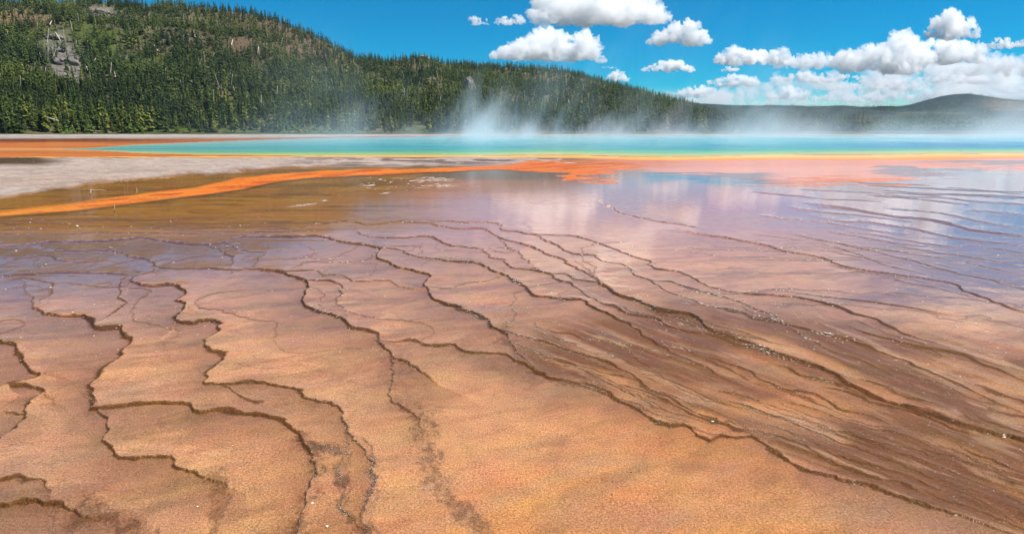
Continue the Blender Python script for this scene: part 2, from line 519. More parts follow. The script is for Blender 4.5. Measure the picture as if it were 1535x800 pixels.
    mixc(sm(.48, .75, flow) * 0.42, lin(166, 112, 68, K))
    brush = fbm((X * .8 + Y * .6) * 1.1, (Y * .8 - X * .6) * 6.5, 27, 4)
    mixc(sm(.5, .75, brush) * .30 * sm(360, 480, V), lin(232, 178, 132, K))
    mixc(sm(.52, .78, fbm((X * .8 + Y * .6) * 1.6, (Y * .8 - X * .6) * 5, 28, 4)) * .30, lin(160, 104, 58, K))
    pale = fbm(X * .55 + 7, Y * .55, 29, 3)
    mixc(sm(.56, .74, pale) * .38 * sm(420, 520, V), lin(214, 168, 140, K))
    # duller towards the middle distance
    mixc(sm(430, 330, V) * 0.75, lin(214, 146, 104, K * 1.15))
    # outflow fan of brown mat
    lo = np.interp(U, [700, 780, 820, 960, 1100, 1250, 1400, 1535, 1700], [505, 545, 566, 612, 657, 712, 765, 802, 850]) + (mid - .5) * 14
    hi = np.interp(U, [700, 800, 900, 960, 1000, 1100, 1250, 1400, 1535, 1700], [470, 470, 450, 440, 432, 442, 460, 484, 506, 535])
    fan = sm(hi - 12, hi + 50, V) * (1 - sm(lo - 6, lo + 2, V)) * sm(690, 860, U)
    tt = (V - hi) / np.maximum(lo - hi, 10)
    fw = (fbm(X * .45, Y * .45, 47, 3) - .5) * 26
    al = U * .94 + V * .34; ac = V * .94 - U * .345 + fw
    thread = fbm(al / 190, ac / 15, 41, 4)
    thread2 = fbm(al / 85, ac / 8, 43, 3)
    patch = fbm(al / 230, ac / 48, 44, 3)
    core = np.clip(sm(.0, .22, tt) * (1 - sm(.62, 1.05, tt)) * 0.5 + 0.38 + sm(1050, 1400, U) * .30, 0, 1)
    fm = fan * np.clip(core + (thread - .5) * 2.0 + (patch - .5) * 2.6, 0, 1)
    mixc(fm * 0.90, lin(126, 76, 34, K))
    mixc(fan * sm(.52, .75, thread2) * sm(.42, .62, fbm(al / 130, ac / 26, 46, 3)) * 0.75, lin(218, 166, 122, K * 1.1))
    mixc(fan * sm(.58, .85, thread) * sm(.4, .7, thread2) * 0.40, lin(96, 58, 24, K))
    # darker slicks in the near channels

    def channel(axis, w0, amt, col):
        P = catmull(axis, 12); best = np.full(U.shape, 1e9)
        r0, r1 = np.searchsorted(vs, [P[:, 1].min() - 80, P[:, 1].max() + 80])
        for i in range(len(P) - 1):
            a, b = P[i], P[i + 1]; dx, dy = b - a
            x = Uw[r0:r1]; y = Vw[r0:r1]
            t = np.clip(((x - a[0]) * dx + (y - a[1]) * dy) / (dx * dx + dy * dy), 0, 1)
            best[r0:r1] = np.minimum(best[r0:r1], np.hypot(x - a[0] - t * dx, y - a[1] - t * dy))
        rag = (fbm(X * 6, Y * 6, 51, 3) - .5) * w0 * 1.5 + (fbm(X * 40, Y * 30, 53, 3) - .5) * w0 * 1.2
        msk = (1 - sm(w0 * .45, w0 * 1.25, best + rag))
        mixc(msk * amt * (0.35 + 0.65 * sm(.35, .62, fbm(X * 26, Y * 14, 52, 4))), col)
        return msk
    dk = lin(116, 74, 26, K)
    ch = channel([(448, 660), (468, 690), (464, 740), (456, 810)], 17, .72, dk)
    ch = np.maximum(ch, channel([(470, 676), (510, 690), (511, 730), (532, 770), (565, 812)], 11, .75, dk))
    ch = np.maximum(ch, channel([(628, 622), (636, 655), (642, 695), (660, 735), (692, 775), (722, 815)], 21, .62, lin(126, 84, 46, K)))
    ch = np.maximum(ch, channel([(120, 778), (160, 772), (190, 800), (200, 830)], 24, .7, dk))
    ch = np.maximum(ch, channel([(318, 722), (316, 760), (314, 820)], 13, .5, dk))
    ch = np.maximum(ch, channel([(560, 690), (560, 730), (552, 790)], 9, .45, lin(120, 90, 70, K)))
    ch = np.maximum(ch, channel([(760, 500), (785, 530), (830, 562), (900, 580)], 14, .6, lin(120, 78, 44, K)))
    for ax, w0, a in (([(585, 545), (610, 580), (640, 620)], 26, .35), ([(470, 560), (540, 545), (600, 560)], 22, .22), ([(250, 640), (290, 630), (320, 618)], 12, .35),
                      ([(110, 640), (150, 625), (160, 618)], 14, .30), ([(230, 455), (262, 480), (250, 500)], 14, .25), ([(700, 520), (760, 545), (800, 570)], 15, .35)):
        channel(ax, w0, a, lin(140, 94, 58, K))
    # rims
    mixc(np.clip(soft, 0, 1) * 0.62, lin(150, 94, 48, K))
    mixc(np.clip(lip, 0, 1) * (1 - band) * 0.25, lin(226, 172, 124, K))
    nearb = sm(330, 470, V)
    bandc = lin(128, 78, 18, K)[None, None] * nearb[..., None] + lin(100, 72, 54, K)[None, None] * (1 - nearb[..., None])
    fine = np.clip(band * (0.75 + 0.5 * fbm(X * 14, Y * 14, 61, 3)), 0, 1)
    C[:] = C * (1 - fine[..., None] * .84) + bandc * fine[..., None] * .84
    mixc(rim_shadow * 0.42, lin(70, 44, 20, K))  # thin shadow under each rim, painted into the mat colour

    # ---- middle distance mats
    u_, v_ = Ub, Vb
    strm_hi = np.interp(u_, [-1200, 0, 100, 200, 280, 350, 400, 450, 500, 600, 650, 700, 760, 800, 850, 1000], [460, 315.5, 305.5, 293, 281, 267, 261.5, 258.5, 254.5, 253, 251.2, 249.4, 246, 242, 241, 240])
    strm_lo = np.interp(u_, [-1200, 0, 100, 200, 300, 350, 400, 450, 550, 600, 650, 740, 800, 845, 868, 890, 905, 916, 930], [482, 324.5, 315.5, 303, 290, 283, 274.5, 267.5, 263, 259, 257, 254.5, 257, 259, 272, 274, 270, 258, 254])
    bank_lo = np.interp(u_, [-1200, 0, 100, 200, 300, 400, 450, 600, 700, 830, 860], [370, 295, 281, 270, 261, 253, 250, 249, 247, 241, 237])
    rg = (fbm(X * .9, Y * .45, 106, 4) - .5) * np.clip((V - VH) * .05, 1, 6)
    strm_hi = strm_hi + rg * .9; strm_lo = strm_lo + (fbm(X * .8, Y * .5, 107, 4) - .5) * np.clip((V - VH) * .04, 1, 5)
    bank_lo = bank_lo + (fbm(X * 1.3, Y * .7, 84, 4) - .5) * 9 * sm(240, 262, bank_lo)
    sw = np.clip((V - VH) * 0.015, .4, 2.0)

    def below(line, s=1.0):       # 1 where v is beneath the line
        return sm(line - sw * s, line + sw * s, v_)
    oliv = (1 - sm(338, 352, v_ + (mid - .5) * 10)) * sm(237, 239, v_) * (1 - sm(560, 800, U)) * 0.9
    mixc(oliv, olive)
    mixc(oliv * sm(.45, .75, fbm(X * .25, Y * .5, 71, 4)) * .55, lin(196, 132, 30, K))
    mixc(oliv * sm(.5, .75, fbm(X * .5, Y * .25, 72, 4)) * .5, lin(124, 80, 16, K))
    mixc(oliv * sm(.5, .7, fbm(U / 110, V / 3.0, 73, 4)) * .6, lin(112, 74, 22, K))
    mixc(oliv * sm(.56, .7, fbm(U / 60, V / 1.8, 74, 4)) * .5, lin(196, 140, 54, K))
    # brown under the stream near the trunk and grey ripples around u 600-900
    grey = sm(600, 680, U) * (1 - sm(860, 890, U)) * below(strm_lo) * (1 - sm(269, 273, v_))
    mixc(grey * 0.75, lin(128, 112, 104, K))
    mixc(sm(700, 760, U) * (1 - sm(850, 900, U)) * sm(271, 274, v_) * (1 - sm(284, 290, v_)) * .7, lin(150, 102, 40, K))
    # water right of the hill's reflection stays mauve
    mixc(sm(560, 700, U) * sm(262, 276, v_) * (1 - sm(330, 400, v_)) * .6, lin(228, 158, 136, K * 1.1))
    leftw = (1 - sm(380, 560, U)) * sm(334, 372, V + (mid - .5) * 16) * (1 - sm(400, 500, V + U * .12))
    mixc(leftw * .75, lin(150, 112, 104, K))  # lavender of the mirrored sky, tinted into the mat colour
    # pink and orange mats on the right
    pink = sm(860, 930, u_) * sm(236, 238, v_) * (1 - sm(np.interp(u_, [860, 960, 1100, 1250, 1350, 1400, 1540], [252, 254, 266, 272, 272, 256, 258]) - 3,
                                                       np.interp(u_, [860, 960, 1100, 1250, 1350, 1400, 1540], [252, 254, 266, 272, 272, 256, 258]) + 3, v_))
    mixc(pink * .92, lin(250, 158, 124, K * 1.2))
    strip = sm(.45, .65, fbm(X * .03, Y * .16, 75, 4))
    mixc(pink * strip * .5, lin(250, 128, 70, K * 1.1))
    ob = sm(1080, 1180, u_) * (1 - sm(1340, 1385, u_)) * sm(266, 268, v_) * (1 - sm(275, 280, v_))
    mixc(ob * .9, lin(248, 142, 84, K))
    lav1 = sm(960, 990, u_) * (1 - sm(1130, 1180, u_)) * sm(256, 258, v_) * (1 - sm(272, 276, v_))
    mixc(lav1 * .8, lin(140, 128, 130, K))
    lav2 = sm(1330, 1420, u_) * sm(240, 241.5, v_) * (1 - sm(np.interp(u_, [1330, 1535], [241, 249]), np.interp(u_, [1330, 1535], [243, 252]), v_))
    lav3 = sm(1290, 1330, u_) * (1 - sm(1440, 1500, u_)) * sm(251, 253, v_) * (1 - sm(262, 266, v_))
    mixc(lav3 * .8, lin(140, 132, 140, K))
    mixc(lav2 * .8, lin(150, 140, 142, K))
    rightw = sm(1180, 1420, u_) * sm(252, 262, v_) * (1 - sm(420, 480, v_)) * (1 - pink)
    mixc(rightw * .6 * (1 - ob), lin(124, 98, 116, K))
    # rosy flush
    mixc(sm(1000, 1090, u_) * (1 - sm(1180, 1260, u_)) * sm(276, 290, v_) * (1 - sm(310, 330, v_)) * .5, lin(232, 126, 120, K))
    # pale sinter bank
    bank = sm(236.5, 238, v_) * (1 - below(bank_lo, 1.6)) * (1 - sm(835, 850, u_))
    mixc(bank, lin(218, 194, 176, K))
    mixc(bank * sm(.52, .62, fbm(X * 2.2, Y * 2.2, 80, 4)) * .30, lin(150, 128, 114, K))
    lower = sm(0, 1, (v_ - 250) / np.maximum(bank_lo - 250, 6))
    mixc(bank * sm(.5, .72, fbm(X * .9, Y * .9, 81, 4)) * (.25 + .5 * lower), lin(150, 136, 130, K))
    mixc(bank * sm(.5, .7, fbm(X * .12, Y * .3, 82, 4)) * .35, lin(214, 178, 150, K))
    mixc(bank * (1 - sm(40, 110, u_)) * (1 - sm(246, 251, v_)), lin(96, 72, 40, K))
    ragb = bank * sm(400, 520, u_) * sm(.46, .56, fbm(X * .5, Y * .8, 83, 4))
    mixc(ragb * .8, lin(110, 84, 74, K))
    # foamy pale riffle
    rif = np.maximum(np.exp(-((v_ - np.interp(u_, [400, 480, 560, 640, 700], [314, 303, 281, 271, 268])) / 1.1) ** 2) * sm(380, 470, u_) * (1 - sm(620, 700, u_)),
                     sm(530, 570, u_) * (1 - sm(660, 700, u_)) * sm(264, 267, v_) * (1 - sm(279, 284, v_)))
    rif = np.maximum(rif, np.exp(-((v_ - np.interp(u_, [460, 520, 600, 660], [306, 300, 288, 276])) / .8) ** 2) * sm(470, 520, u_) * (1 - sm(630, 680, u_)))
    rifm = rif * sm(.50, .60, .5 * fbm(X * 1.2, Y * .7, 85, 3) + .5 * fbm(X * 5, Y * 2.2, 86, 3))
    mixc(rifm * .85, lin(206, 186, 168, K))
    # orange stream
    st = below(strm_hi) * (1 - below(strm_lo)) * (1 - sm(900, 960, u_))
    edge = below(strm_hi + 0.5) * (1 - below(strm_lo - (strm_lo - strm_hi) * .35))
    mixc(st, lin(244, 124, 12, K * 1.15))
    mixc(st * sm(.4, .7, fbm(X * .3, Y * .6, 87, 3)) * .6, lin(246, 140, 40, K))
    mixc(st * (1 - sm(40, 330, u_)) * .7, lin(244, 158, 60, K))
    mixc(st * sm(640, 760, u_) * .55, lin(238, 124, 78, K))
    mixc(st * sm(880, 900, u_) * .5, lin(246, 160, 120, K))
    ostr = fbm(U / 70, V / 1.6 + U * .05, 88, 4)
    mixc(st * np.exp(-((v_ - strm_hi) / (sw * 1.6)) ** 2) * .6, lin(206, 136, 30, K))
    mixc(st * sm(.48, .7, ostr) * .6, lin(250, 152, 50, K))
    mixc(st * sm(.5, .72, fbm(U / 50, V / 1.3 + U * .06, 89, 4)) * .75, lin(198, 78, 8, K))
    stl = np.exp(-((v_ - strm_lo - .6) / (sw * 1.2)) ** 2) * (1 - sm(800, 860, u_))
    mixc(stl * .7, lin(90, 58, 26, K))
    # rim of the pool
    near = np.interp(U, [-1200, -100, 0, 130, 300, 450, 700, 830, 1000, 1150, 1300, 1535, 2600], [236, 236.2, 236.3, 235, 234.6, 234.8, 234.4, 232.6, 235.5, 233.2, 231.8, 230.4, 229])
    wob_n = (fbm(X * .10, Y * .25, 105, 4) - .5) * 2.2
    near = near + wob_n
    o2 = np.interp(U, [-1200, 0, 450, 830, 1000, 1300, 1535, 2600], [237, 237, 237, 236.4, 241, 239.5, 237.5, 237])
    fr = sm(near - .3, near + .2, v_) * (1 - sm(o2 - .6, o2 + .4, v_))
    g = np.clip((v_ - near) / np.maximum(o2 - near, .5), 0, 1)
    rimc = lin(254, 210, 112, K * 1.25)[None, None] * (1 - g[..., None]) + lin(246, 146, 54, K * 1.2)[None, None] * g[..., None]
    C[:] = C * (1 - fr[..., None]) + rimc * fr[..., None]
    mixc(np.exp(-((v_ - 237.2) / .5) ** 2) * (1 - sm(840, 900, u_)) * .75, lin(84, 56, 36, K))
    # flats beyond and left of the pool
    back = 1 - sm(near - .6, near + .2, v_)
    mixc(back, lin(232, 132, 62, K * 1.15))
    mixc(back * sm(.45, .7, fbm(X * .06, Y * .2, 91, 4)) * .5, lin(216, 104, 34, K))
    mixc(back * np.exp(-((v_ - 224) / 2.2) ** 2) * .55, lin(244, 196, 120, K * 1.2))
    browntop = back * (1 - sm(212, 215, v_ + (big - .5) * 3))
    mixc(browntop * .9 * (1 - .6 * sm(150, 330, U)), lin(130, 66, 32, K))
    mixc(browntop * np.exp(-((v_ - 212.6) / 1.0) ** 2) * sm(-200, 420, U) * .9, lin(216, 118, 56, K))
    mixc(back * sm(1380, 1480, U) * .8, lin(222, 176, 150, K))
    sint = (1 - sm(207.2, 208.6, v_ + sm(250, 700, U) * 4.4))
    mixc(sint, lin(212, 196, 184, K))
    mixc(sint * sm(.5, .7, fbm(X * .2, Y * .2, 93, 4)) * .5, lin(168, 148, 134, K))
    mixc(1 - sm(201.4, 202.4, v_), lin(120, 118, 66, K * .8))
    mixc(1 - sm(199.6, 200.6, v_), lin(78, 92, 40, K * .7))

    rb = np.clip(band * 1.1, 0, 1) * sm(258, 275, V) * (1 - sm(470, 520, V)) * (1 - st) * (1 - bank)
    mixc(rb * .62, lin(104, 66, 42, K * .8))
    # ---------------------------------------------- surface state
    dry = np.maximum(bank * .9, 1 - sm(201, 208.5, v_))
    dry = np.maximum(dry, rifm * .6)
    mirror = sm(255, 268, v_) * (1 - sm(334, 352, v_)) + .0
    wet = (0.90 - 0.3 * sm(440, 580, V) + .15 * np.clip(mirror * (1 - .9 * sm(560, 700, U) * (1 - sm(1100, 1200, U))) + rightw, 0, 1) + .2 * leftw) * (1 - dry)
    wet = wet * (1 - .45 * oliv)
    wet = wet * (1 - .75 * np.clip(band, 0, 1)) * (1 - .5 * fan) * (1 - st * .92) * (1 - ob * .6) * (1 - pink * .45) * (1 - back * .6) * (1 - fr * .7)
    cr = 0.075 - 0.05 * np.clip(mirror + leftw, 0, 1) + 0.05 * sm(420, 620, V) + .1 * dry
    cr = cr + (fbm(X * .8, Y * .8, 95, 3) - .5) * 0.05
    cr = np.clip(cr, 0.02, 0.4)
    chop = 0.02 + 0.10 * fan * sm(.4, .7, thread2) + 0.12 * ch + .05 * sm(430, 560, V)
    grain = np.clip(sm(340, 480, V) * (1 - .45 * fm) + .8 * bank + .9 * sint * 0, 0, 1)
    # relief
    Z = hgt * sm(238, 300, V)
    Z += (fbm(X * 3, Y * 3, 97, 3) - .5) * 0.010 * sm(360, 480, V)
    Z += fan * (thread - .5) * 0.035 * sm(380, 480, V) + fan * (thread2 - .5) * .012
    Z -= ch * .006
    Z += bank * (0.02 + (fbm(X * .8, Y * .8, 99, 4) - .5) * 0.16 + .05)
    Z += sint * (fbm(X * .1, Y * .1, 98, 3)) * 0.12
    far_edge = np.interp(U, [-1200, 60, 130, 200, 300, 400, 500, 600, 800, 1535, 2600], [223, 223, 222, 216.5, 212.5, 209.0, 206.2, 204.4, 203.2, 203.0, 203.0])
    near_p = np.where(U < 130, np.minimum(near, 222.5), near)
    near_p = np.interp(U, [-1200, 60, 130, 200, 300, 450, 700, 830, 1000, 1150, 1300, 1535, 2600], [222, 222.4, 225, 229.6, 232.4, 234.0, 234.0, 232.2, 235.0, 232.7, 231.3, 229.8, 228.5])
    near_p = near_p + wob_n
    inpool = (V > far_edge) & (V < near_p) & (U > 60) & (U < 2300)
    # pool colours, far side paled to paint in the steam haze
    q = np.clip((V - far_edge) / np.maximum(near_p - far_edge, 1), 0, 1)
    side = sm(60, 520, U)
    stops = [0, .12, .3, .52, .66, .78, .89, 1]
    cols = [lin(176, 206, 212), lin(156, 206, 206), lin(124, 196, 194), lin(96, 178, 182), lin(96, 180, 174), lin(112, 200, 142), lin(190, 212, 120), lin(250, 214, 112)]
    PC = np.stack([np.interp(q, stops, [c[k] for c in cols]) for k in range(3)], -1) * .62
    pl = np.stack([np.interp(q, [0, .2, .5, .75, .9, 1], [c[k] for c in (lin(214, 190, 130), lin(140, 196, 176), lin(112, 190, 178), lin(150, 200, 166), lin(230, 206, 140), lin(246, 190, 110))]) for k in range(3)], -1) * .62
    PC = PC * side[..., None] + pl * (1 - side[..., None])
    # deep vents look bluer
    dv = sm(.5, .7, fbm(X * .012 + 3, Y * .05, 103, 3)) * np.exp(-((q - .5) / .25) ** 2) * side
    PC = PC * (1 - dv[..., None] * .7) + lin(16, 120, 176) * .75 * dv[..., None] * .7

    idx = np.arange(nv * nu).reshape(nv, nu)
    fq = np.stack([idx[:-1, :-1], idx[1:, :-1], idx[1:, 1:], idx[:-1, 1:]], -1)
    pin = inpool[:-1, :-1] & inpool[1:, :-1] & inpool[1:, 1:] & inpool[:-1, 1:]
    co = np.stack([X, Y, Z], -1).reshape(-1, 3)

    def sub(mask):
        f = fq[mask].reshape(-1, 4); used, inv = np.unique(f, return_inverse=True)
        return used, inv.reshape(-1, 4)
    used, f = sub(~pin)
    g = mesh_np("ground", co[used], f, M_GROUND)
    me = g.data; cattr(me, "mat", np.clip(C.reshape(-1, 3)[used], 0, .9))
    for nme, a in (("wet", wet), ("crough", cr), ("chop", chop), ("grain", grain), ("band", band)):
        fattr(me, nme, a.ravel()[used])
    struct(g, "wet orange and brown microbial mats with thin terrace rims")
    used, f = sub(pin)
    pc = co[used].copy(); pc[:, 2] = 0.0
    pool = mesh_np("hot_spring_water", pc, f, M_POOL)
    cattr(pool.data, "mat", np.clip(PC.reshape(-1, 3)[used], 0, .9))
    struct(pool, "steaming turquoise hot spring pool with green and yellow edge")
    return dict(us=us, vs=vs, band=band, fan=fan, rif=rifm, Z=Z, X=X, Y=Y, U=U, V=V, ch=ch, thread=thread)


G = build_ground()


def ground_z(u, v):
    i = min(max(np.searchsorted(G["vs"], v), 0), len(G["vs"]) - 1)
    j = min(max(np.searchsorted(G["us"], u), 0), len(G["us"]) - 1)
    return float(G["Z"][i, j])


# wide land under everything, all round
n = 48
ang = np.linspace(0, 2 * math.pi, n, endpoint=False)
vs_ = [(0, 0, -0.5)] + [(12000 * math.cos(a), 12000 * math.sin(a), -0.5) for a in ang]
me = bpy.data.meshes.new("terrain")
me.from_pydata(vs_, [], [(0, i + 1, (i + 1) % n + 1) for i in range(n)])
me.materials.append(M_HILL)
cattr(me, "mat", np.tile(lin(120, 100, 70, .5), (len(vs_), 1)))
land = bpy.data.objects.new("terrain", me); COL.objects.link(land); struct(land)

# ------------------------------------------------------------------ hills
SKY_U = [-900, -400, -100, 0, 200, 300, 340, 400, 430, 480, 520, 545, 570, 600, 630, 660, 720, 780, 840, 880, 930, 980, 1010, 1045, 1080, 1130, 1200, 1300, 2600]
SKY_V = [-6, -10, -4, 4, 6, 8, 12, 20, 28, 52, 76, 91, 94, 94, 87, 92, 98, 103, 107, 119, 132, 145, 152, 163, 174, 186, 194, 198, 198]
R0_U = [-900, 0, 500, 800, 1000, 1200]; R0_V = [292, 296, 300, 312, 330, 380]
R1_U = [-900, 0, 330, 540, 620, 800, 1000, 1200]; R1_V = [720, 690, 690, 620, 760, 820, 880, 900]


def hill_z(u, r):
    """u: bearing as photo column at the horizon, r: distance."""
    sv = np.interp(u, SKY_U, SKY_V)
    bear = (u - 767.5) / F
    cosb = 1 / np.sqrt(1 + (bear * bear))          # bearing from the view axis
    r0 = np.interp(u, R0_U, R0_V); r1 = np.interp(u, R1_U, R1_V)
    yd = (sv - 400) / F
    fw = CP - yd * SP; up = -(SP + yd * CP)
    # column (u) of a raised point differs a little from its bearing; good enough
    top = CAM_H + up / fw * r1 * cosb
    s = (r - r0) / (r1 - r0)
    prof = np.where(s < 0, 0, np.where(s < 1, np.clip(s, 0, 1) ** 1.22, 1 - 0.55 * (np.clip(s, 1, 3) - 1) ** 1.3))
    x = r * bear * cosb; y = r * cosb
    bump = (fbm(x / 70, y / 70, 121, 4) - .5) * 22 * np.clip(s, 0, 1) * (1 - 0.75 * sm(.7, 1, s)) + (fbm(x / 16, y / 16, 122, 3) - .5) * 4 * np.clip(s * 3, 0, 1)
    bump = bump * np.clip(top / 60, 0, 1)
    return np.maximum(top, 0) * prof + bump, x, y


def build_hill():
    us = np.arange(-900, 1500, 5.0)
    s = np.concatenate([np.linspace(-0.02, 1, 110), np.linspace(1.03, 2.2, 22)])
    Ug, Sg = np.meshgrid(us, s)
    r0 = np.interp(Ug, R0_U, R0_V); r1 = np.interp(Ug, R1_U, R1_V)
    R = r0 + Sg * (r1 - r0)
    Z, X, Y = hill_z(Ug, R)
    Z = np.where(Sg < 0, -0.3, Z + 0.02)
    pu, pv = proj(X, Y, Z)
    grass = lin(92, 104, 42, .5); soil = lin(132, 116, 92, .55); rock = lin(146, 138, 128, .5); burn = lin(128, 106, 84, .5)
    C = np.empty(X.shape + (3,)); C[:] = grass

    def mixc(m, c): C[:] = C * (1 - m[..., None]) + np.asarray(c) * m[..., None]
    n1 = fbm(X / 25, Y / 25, 131, 4)
    mixc(sm(.45, .65, n1) * .7, soil)
    mixc(sm(.55, .7, fbm(X / 12, Y / 12, 132, 4)) * .5, rock)
    b = np.exp(-((pu - 430) / 110) ** 2 - ((pv - 62) / 40) ** 2)
    mixc(np.clip(b * 1.5, 0, .9), burn)
    talus = np.exp(-((pu - 92 - (pv - 80) * .2) / 26) ** 2 - ((pv - 92) / 34) ** 2)
    mixc(np.clip(talus * 1.6, 0, 1), rock)
    mixc(np.clip(np.exp(-((pu - 150) / 26) ** 2 - ((pv - 22) / 10) ** 2) * 1.5, 0, 1), rock)
    mixc(np.clip(np.exp(-((pu - 30) / 45) ** 2 - ((pv - 28) / 14) ** 2) * 1.3, 0, .9), lin(150, 122, 88, .55))
    mixc(np.clip(np.exp(-((pu - 960) / 60) ** 2 - ((pv - 118) / 12) ** 2), 0, .8), soil)
    nv, nu = X.shape
    idx = np.arange(nv * nu).reshape(nv, nu)
    f = np.stack([idx[:-1, :-1], idx[:-1, 1:], idx[1:, 1:], idx[1:, :-1]], -1).reshape(-1, 4)
    o = mesh_np("hill", np.stack([X, Y, Z], -1).reshape(-1, 3), f, M_HILL)
    cattr(o.data, "mat", C.reshape(-1, 3))
    struct(o, "steep hill covered in lodgepole forest behind the spring")


build_hill()

FAR_U = [300, 900, 1000, 1040, 1100, 1200, 1330, 1350, 1370, 1390, 1410, 1432, 1455, 1480, 1535, 1700, 2600]
FAR_V = [165, 156, 150, 155, 157.5, 159, 159, 156, 150, 144.5, 141.5, 140.5, 144, 148.5, 153, 158, 162]


def far_z(u, r, R0=1300., R1=3600.):
    sv = np.interp(u, FAR_U, FAR_V)
    bear = (u - 767.5) / F; cosb = 1 / np.sqrt(1 + bear * bear)
    yd = (sv - 400) / F
    top = CAM_H - (SP + yd * CP) / (CP - yd * SP) * R1 * cosb
    s = (r - R0) / (R1 - R0)
    x = r * bear * cosb; y = r * cosb
    z = top * np.where(s < 1, np.clip(s, 0, 1) ** 1.3, 1 - .4 * (np.clip(s, 1, 3) - 1))
    z = z + (fbm(x / 420, y / 420, 141, 4) - .5) * 90 * np.clip(s, 0, 1) * (1 - .85 * sm(.75, 1, s))
    return z, x, y


def build_far():
    us = np.arange(250, 2600, 6.0); s = np.concatenate([np.linspace(-.02, 1, 90), np.linspace(1.05, 1.6, 8)])
    Ug, Sg = np.meshgrid(us, s); R = 1300 + Sg * 2300
    Z, X, Y = far_z(Ug, R); Z = np.where(Sg < 0, -.4, Z)
    pu, pv = proj(X, Y, Z)
    C = np.empty(X.shape + (3,)); C[:] = lin(42, 60, 40, .45)

    def mixc(m, c): C[:] = C * (1 - m[..., None]) + np.asarray(c) * m[..., None]
    mixc(sm(.45, .62, fbm(X / 160, Y / 260, 151, 5)) * .6, lin(74, 78, 62, .5))
    mixc(sm(1455, 1500, pu) * sm(.35, .5, fbm(X / 120, Y / 120, 152, 4)) * np.exp(-((pv - 156) / 9) ** 2), lin(150, 128, 104, .55))
    mixc(np.exp(-((pv - 169.5) / 1.3) ** 2) * sm(1330, 1370, pu) * (1 - sm(1445, 1460, pu)), lin(182, 160, 124, .55))
    mixc(np.exp(-((pv - 164.5) / 1.4) ** 2) * sm(1480, 1500, pu), lin(176, 150, 116, .55))
    nv, nu = X.shape; idx = np.arange(nv * nu).reshape(nv, nu)
    f = np.stack([idx[:-1, :-1], idx[:-1, 1:], idx[1:, 1:], idx[1:, :-1]], -1).reshape(-1, 4)
    m, t, p = material("distant_forest")
    pos = t.new("ShaderNodeNewGeometry").outputs["Position"]
    nn = t.noise(pos, 0.06, 4, 0.7); n2 = t.noise(pos, .012, 3, .6)
    g = t.math("MULTIPLY", t.maprange(nn, .35, .65, .45, 1.5), t.maprange(n2, .3, .7, .7, 1.3))
    t.set(p, "Base Color", t.scale_color(t.attr("mat").outputs["Color"], g)); t.set(p, "Roughness", 1.0); t.set(p, "Specular IOR Level", 0.0)
    b = t.new("ShaderNodeBump", i_Strength=1.0, i_Distance=14.0); t.set(b, "Height", nn); t.set(p, "Normal", b.outputs[0])
    o = mesh_np("distant_hills", np.stack([X, Y, Z], -1).reshape(-1, 3), f, m)
    cattr(o.data, "mat", C.reshape(-1, 3)); struct(o, "hazy forested plateau with one rounded butte")


build_far()


# ------------------------------------------------------------------ pines
def conifer(seed, tiers, per, spread=0.17, base=0.10, ragged=0.25, fine=1.0):
    """Unit-height crown: tiers of drooping leaf-sized sprays. Returns verts, tris."""
    r = random.Random(seed); V = []; T = []
    for i in range(tiers):
        f = i / (tiers - 1)
        z = base + (0.97 - base) * f
        rad = spread * (1 - f) ** 0.8 * (0.75 + 0.5 * r.random()) + 0.012
        if f < .12: rad *= .75
        k = max(3, int(round(per * (1 - 0.5 * f))))
        a0 = r.random() * 6.28
        for j in range(k):
            if r.random() < ragged * .5: continue
            a = a0 + (j + r.uniform(-.35, .35)) * 6.283 / k
            L = rad * r.uniform(1 - ragged, 1 + ragged)
            dz = -0.035 - 0.05 * r.random() + (0.05 if f > .8 else 0)
            ww = (L * r.uniform(.38, .6) + .006) * fine
            ca, sa = math.cos(a), math.sin(a)
            i0 = len(V)
            th = (0.05 * (1 - f) + .018) * fine
            V += [(0, 0, z + th * r.uniform(.6, 1.3)), (ca * L * .6 - sa * ww, sa * L * .6 + ca * ww, z + dz * .4), (ca * L, sa * L, z + dz), (ca * L * .6 + sa * ww, sa * L * .6 - ca * ww, z + dz * .4 + .01)]
            T += [(i0, i0 + 1, i0 + 2), (i0, i0 + 2, i0 + 3)]
    i0 = len(V); tw = .012
    V += [(tw, 0, .9), (-tw * .5, tw * .87, .9), (-tw * .5, -tw * .87, .9), (0, 0, 1.03)]
    T += [(i0, i0 + 1, i0 + 3), (i0 + 1, i0 + 2, i0 + 3), (i0 + 2, i0, i0 + 3)]
    return np.array(V), np.array(T)


